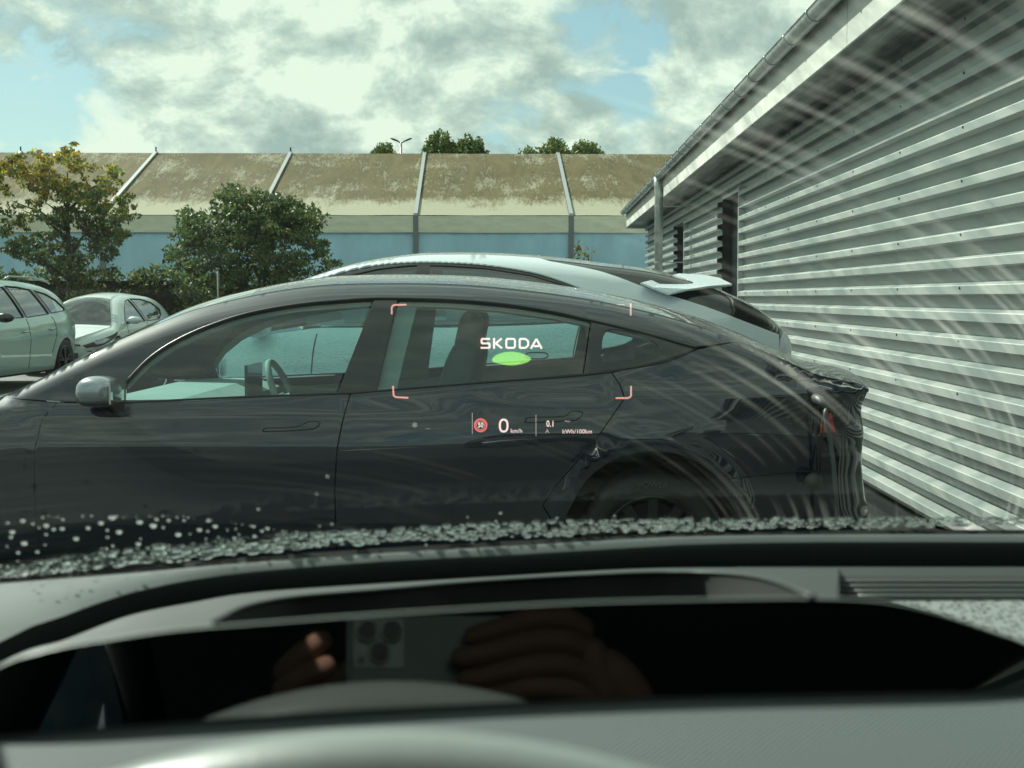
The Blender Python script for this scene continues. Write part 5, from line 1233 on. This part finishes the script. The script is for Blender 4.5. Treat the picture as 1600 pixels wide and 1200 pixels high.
# ================================================================== PHONE AND ITS HOLDER (seen mirrored in the instrument glass)
ph = empty('phone', (0, 0, 0), 0, 'phone with three camera lenses held sideways, mirrored in the black instrument glass', 'phone')
M_phone = mat('pale_frosted_phone_back', (.42, .46, .43), .35, metal=.2, coat=.3); M_phedge = mat('phone_edge', (.8, .8, .76), .4, metal=.6)
cz = CAMZ
mb = MB(); mb.box((-.0285, -.0150, cz-.054), (.108, -.0070, cz+.0125)); mb.build('phone_body', M_phone, ph, bevel=.003)
mb = MB(); mb.box((-.0245, -.0070, cz-.0235), (.0082, -.0052, cz+.0092)); pl = mb.build('camera_plate', mat('camera_plate_glass', (.62, .66, .60), .2, metal=.2, coat=1), ph, bevel=.0008)
for (x, z) in ((0, 0), (-.0160, 0), (-.0080, -.0138)):
    n = 26; vs = []; fs = []
    for (r, y) in ((.0072, -.0052), (.0072, -.0028), (.0056, -.0028), (.0052, -.0042)):
        for i in range(n): a = 2*math.pi*i/n; vs.append((x+r*math.cos(a), y, cz+z+r*math.sin(a)))
    for j in range(3):
        for i in range(n): i2 = (i+1) % n; fs.append((j*n+i, j*n+i2, (j+1)*n+i2, (j+1)*n+i))
    lr = pyd('lens_ring', vs, fs, M_phedge, ph, True)
    pyd('lens_glass', [vs[3*n+i] for i in range(n)], [tuple(range(n))], mat('lens_glass', (.012, .013, .02), .05, coat=1), lr)
mb = MB(); mb.tube([(-.0195, -.0054, cz-.0185), (-.0195, -.0046, cz-.0185)], .0026, 14); mb.build('flash', mat('flash_diffuser', (.6, .6, .5), .4), ph)
M_skin = mat('skin', (.46, .26, .19), .5, var=.1, vscale=40); M_sweat = mat('dark_knit_sweater', (.02, .022, .028), .9, bump=.4, bscale=300); M_trous = mat('dark_trousers', (.015, .017, .022), .9)
def skin_mesh(name, chains, m, parent, sub=2, root=0):
    """chains: lists of (point, radius); equal points are welded"""
    vs = []; es = []; rs = []; key = {}
    for ch in chains:
        prev = None
        for p, r in ch:
            k = tuple(round(c, 4) for c in p)
            if k not in key: key[k] = len(vs); vs.append(p); rs.append(r)
            i = key[k]
            if prev is not None and prev != i: es.append((prev, i))
            prev = i
    me = bpy.data.meshes.new(name); me.from_pydata(vs, es, []); o = bpy.data.objects.new(name, me); COL.objects.link(o)
    md = o.modifiers.new('skin', 'SKIN'); md.use_smooth_shade = True
    s2 = o.modifiers.new('sub', 'SUBSURF'); s2.levels = sub; s2.render_levels = sub
    lay = me.skin_vertices[0].data if me.skin_vertices else None
    if lay is None:
        bpy.context.view_layer.objects.active = o; lay = me.skin_vertices[0].data
    for i, r in enumerate(rs): r = r if hasattr(r, '__len__') else (r, r); lay[i].radius = r; lay[i].use_root = (i == root)
    bpy.context.view_layer.update()
    m2 = bpy.data.meshes.new_from_object(o.evaluated_get(bpy.context.evaluated_depsgraph_get())); bpy.data.objects.remove(o)
    return m2
def join_meshes(name, ms, m, parent):
    bm = bmesh.new()
    for q in ms: bm.from_mesh(q)
    me = bpy.data.meshes.new(name); bm.to_mesh(me); bm.free(); return link(name, me, m, parent, True)
per = empty('person', (0, 0, 0), 0, 'person in a dark sweater holding the phone in both hands, mirrored in the instrument glass', 'person')
Rp = (.135, -.012, cz-.030); Rw_ = (.185, -.045, cz-.085); Lp = (-.066, -.020, cz-.045); Lw = (-.125, -.055, cz-.105)
arms = [[((.0, -.58, .66), .13), ((0, -.62, .86), .125), ((0, -.64, 1.05), .13), ((0, -.62, 1.17), .055), ((0, -.58, 1.25), .055)],
        [((0, -.64, 1.05), .13), ((.17, -.62, 1.07), .06), ((.30, -.42, .90), .045), ((.26, -.20, 1.08), .038), (Rw_, .026), ((.160, -.028, cz-.057), .022), (Rp, .022)],
        [((0, -.64, 1.05), .13), ((-.17, -.62, 1.07), .06), ((-.30, -.42, .90), .045), ((-.24, -.20, 1.06), .038), (Lw, .026), ((-.095, -.036, cz-.073), .022), (Lp, .021)],
        [((.0, -.58, .66), .13), ((.11, -.50, .66), .085), ((.15, -.12, .68), .065), ((.15, .12, .45), .05)], [((.0, -.58, .66), .13), ((-.11, -.50, .66), .085), ((-.15, -.12, .68), .065), ((-.15, .12, .45), .05)]]
ms = [skin_mesh('b', arms, None, None, 2)]
ms.append(skin_mesh('h', [[((0, -.57, 1.28), (.075, .085)), ((0, -.56, 1.36), (.085, .10)), ((0, -.56, 1.42), (.075, .09))]], None, None, 2))
ms.append(skin_mesh('n', [[((0, -.475, 1.375), .010), ((0, -.458, 1.345), .014), ((0, -.470, 1.335), .012)]], None, None, 2))
for s in (-1, 1): ms.append(skin_mesh('e', [[((s*.085, -.56, 1.375), (.012, .02)), ((s*.09, -.565, 1.34), (.010, .016))]], None, None, 1))
def finger(a, pts, r): return skin_mesh('f', [[(a, r*1.15)]+[(p, r*(1-.08*i)) for i, p in enumerate(pts)]], None, None, 2)
for (z0, z1, x1, r) in ((.006, -.006, .046, .0092), (-.009, -.020, .036, .0098), (-.025, -.034, .040, .0095), (-.040, -.046, .054, .0084)):   # right hand over the phone back
    ms.append(finger((.132, -.004, cz+z0-.008), [(.112, .009, cz+z0), (.088, .0125, cz+z0*.7+z1*.3+.002), (.064, .0085, cz+z0*.3+z1*.7), (x1, .0025, cz+z1)], r))
ms.append(skin_mesh('k', [[((.128, .000, cz-.004), .0125), ((.131, .002, cz-.020), .0135), ((.134, .000, cz-.036), .0125), ((.140, -.004, cz-.050), .012)]], None, None, 2))
ms.append(skin_mesh('k', [[((.131, .001, cz-.014), .016), ((.150, -.008, cz-.034), .020), ((.170, -.024, cz-.062), .022)]], None, None, 2))
ms.append(finger((.134, -.022, cz-.045), [(.118, -.026, cz-.030), (.096, -.026, cz-.018), (.078, -.024, cz-.010)], .0105))
for (z0, z1, x1, y1, r) in ((-.024, -.004, -.040, .000, .0085), (-.036, -.022, -.036, .002, .009), (-.052, -.040, -.036, .003, .0088), (-.064, -.060, -.028, .002, .0078)):
    ms.append(finger((-.070, -.012, cz+z0-.006), [(-.066, .000, cz+z0), (-.054, .006, cz+(z0+z1)/2), (x1, y1, cz+z1)], r))
ms.append(finger((-.062, -.028, cz-.052), [(-.048, -.026, cz-.034), (-.030, -.024, cz-.024), (-.014, -.023, cz-.018)], .0105))
join_meshes('body', ms, M_skin, per)
def sleeve(s, W_):
    return [((0, -.64, 1.05), .145), ((s*.17, -.62, 1.07), .072), ((s*.30, -.42, .90), .056), ((s*.25, -.20, 1.07), .046), (tuple(Vector((s*.25, -.20, 1.07)).lerp(Vector(W_), .55)), .040)]
me_ = skin_mesh('sw', [[((.0, -.58, .64), .145), ((0, -.62, .86), .14), ((0, -.64, 1.05), .145), ((0, -.625, 1.145), .075)], sleeve(1, Rw_), sleeve(-1, Lw)], None, None, 2)
link('sweater', me_, M_sweat, per, True)
me_ = skin_mesh('tr', [[((.0, -.58, .64), .14), ((.11, -.50, .65), .10), ((.15, -.12, .68), .078), ((.15, .12, .45), .062), ((.15, .28, .30), .05)], [((.0, -.58, .64), .14), ((-.11, -.50, .65), .10), ((-.15, -.12, .68), .078), ((-.15, .12, .45), .062), ((-.15, .28, .30), .05)]], None, None, 2)
link('trousers', me_, M_trous, per, True)
me_ = skin_mesh('ha', [[((0, -.60, 1.33), (.088, .095)), ((0, -.585, 1.43), (.082, .095))]], None, None, 2); link('hair', me_, mat('dark_hair', (.02, .014, .01), .7), per, True)
for s in (-1, 1):
    mb = MB(); mb.ellipsoid((s*.032, -.478, 1.372), (.013, .010, .010), 12, 8); mb.build('eye', mat('eye_white', (.6, .58, .55), .2), per, True)
mb = MB(); mb.tube([(-.024, -.470, 1.305), (0, -.462, 1.303), (.024, -.470, 1.305)], .005, 6); mb.build('mouth', mat('lips', (.35, .13, .11), .5), per, True)

# ================================================================== HEAD-UP DISPLAY (its virtual image floats ahead of the bonnet)
def hudmat(name, col, s):
    m, nt, b = base_mat(name); nt.nodes.remove(b); t = N(nt, 'ShaderNodeBsdfTransparent'); e = N(nt, 'ShaderNodeEmission', Strength=s); e.inputs[0].default_value = (*col, 1)
    a = N(nt, 'ShaderNodeAddShader'); nt.links.new(t.outputs[0], a.inputs[0]); nt.links.new(e.outputs[0], a.inputs[1]); nt.links.new(a.outputs[0], nt.nodes['Material Output'].inputs[0]); return m
H_w = hudmat('hud_warm_white', (1, .66, .62), .85); H_p = hudmat('hud_pink', (1, .42, .36), .6); H_r = hudmat('hud_red', (1, .12, .12), .75); H_g = hudmat('hud_green', (.42, 1, .10), .42); H_f = hudmat('hud_faint', (1, .75, .7), .35)
hud = empty('head_up_display', (0, 0, 0), 0, 'glowing head-up display with brand lettering, speed, limit sign and corner brackets', 'head-up display')
HY = 3.0; hs = HY/FPX
def hp(px, py): return P(px, py, HY)
def ribbon(mb, pts, w, closed=False):
    pts = [np.array(p, float) for p in pts]
    if closed: pts.append(pts[0])
    for a, b_ in zip(pts[:-1], pts[1:]):
        d = b_-a; l = np.linalg.norm(d)
        if l < 1e-6: continue
        d /= l; n = np.array((-d[1], d[0]))*w/2; n0 = len(mb.v)
        mb.v += [tuple(hp(*(a+n))), tuple(hp(*(a-n))), tuple(hp(*(b_-n))), tuple(hp(*(b_+n)))]; mb.f.append((n0, n0+1, n0+2, n0+3))
def glyph(name, strokes, w, m):
    mb = MB()
    for s in strokes: ribbon(mb, s, w)
    me = bpy.data.meshes.new(name); me.from_pydata(mb.v, [], mb.f); me.update(); return link(name, me, m, hud)
for st in ([(612, 491), (612, 480), (615, 476.5), (635, 476)], [(614, 603), (615, 618), (618, 620.5), (638, 621.5)], [(962, 622), (982, 622), (986, 619), (986, 603)], [(985.5, 493), (985.5, 474)]): glyph('corner_bracket', [st], 2.6, H_p)
glyph('corner_bracket', [[(964, 476), (976, 476)]], 1.2, H_f)
# brand lettering, letters 15 px tall on a slight slope
def lx(x): return x
T, B2, Mi = 529.5, 543.5, 536.5
glyph('letter_s', [[(765.5, T), (752.5, T), (752.5, Mi), (765, Mi), (765, B2), (751, B2)]], 3.0, H_w)
glyph('letter_k', [[(772, T-1.4), (772, B2+1.4)], [(784, T-.6), (774.5, Mi)], [(774.5, Mi), (784.5, B2+.8)]], 3.0, H_w)
glyph('letter_o', [[(791, T+1.4), (792.6, T), (803, T), (804.6, T+1.4), (804.6, B2-1.4), (803, B2), (792.6, B2), (791, B2-1.4), (791, T+1.4)]], 3.0, H_w)
glyph('letter_d', [[(812, T), (821, T), (825.3, T+3.5), (825.3, B2-3.5), (821, B2), (812, B2), (812, T)]], 3.0, H_w)
glyph('letter_a', [[(829.5, B2+1.3), (838, T), (846.5, B2+1.3)], [(834, B2-2.6), (842, B2-2.6)]], 3.0, H_w)
car_pts = crv([(769, 562), (774, 555.5), (786, 551), (800, 549.5), (815, 552), (826, 557), (829.5, 561), (824, 566), (812, 569.5), (797, 571), (781, 568.5), (771, 565.5)], 4, True)
me = bpy.data.meshes.new('car_symbol'); me.from_pydata([tuple(hp(*p)) for p in car_pts], [], [tuple(range(len(car_pts)))]); link('car_symbol', me, H_g, hud)
glyph('divider_line', [[(738, 645), (738, 678)]], .9, H_f); glyph('divider_line', [[(837.5, 648), (837.5, 681)]], .9, H_f)
ring = [(751+9.2*math.cos(a), 664.5+9.6*math.sin(a)) for a in np.linspace(0, 6.2832, 33)]
glyph('speed_limit_ring', [ring], 2.6, H_r); ring2 = [(751+6.4*math.cos(a), 664.5+6.8*math.sin(a)) for a in np.linspace(0, 6.2832, 33)]; glyph('speed_limit_inner_ring', [ring2], .8, H_p)
def htext(name, s, px, py, hgt, m, bold=0.0, sxx=1):
    me = text_mesh(s, 1.0, 0, bold); k = hgt/.70*1.0
    for v in me.vertices: v.co = hp(px+v.co.x*k*sxx, py-v.co.y*k)
    return link(name, me, m, hud)
htext('speed_limit_number', '50', 751, 664.5, 7.5, H_w, .02, .8)
zero = [(787+6.0*math.copysign(abs(math.cos(a))**.75, math.cos(a)), 665+9.3*math.copysign(abs(math.sin(a))**.8, math.sin(a))) for a in np.linspace(0, 6.2832, 41)]
glyph('speed_digit', [zero], 3.0, H_w); htext('speed_unit', 'km/h', 807, 673.5, 6.5, H_w)
htext('consumption_digit', '0.1', 860, 662.5, 9.5, H_w, .01, .8); htext('consumption_dashes', '--.-', 886.5, 657.5, 5, H_w); htext('consumption_unit', 'kWh/100km', 902, 674.5, 6.5, H_w); htext('assist_letter', 'A', 855, 674, 6.5, H_f)
htext('climate_symbol', '*', 648, 668, 14, H_f); htext('temperature_dashes', '-.-.-', 669, 669, 4, H_f)
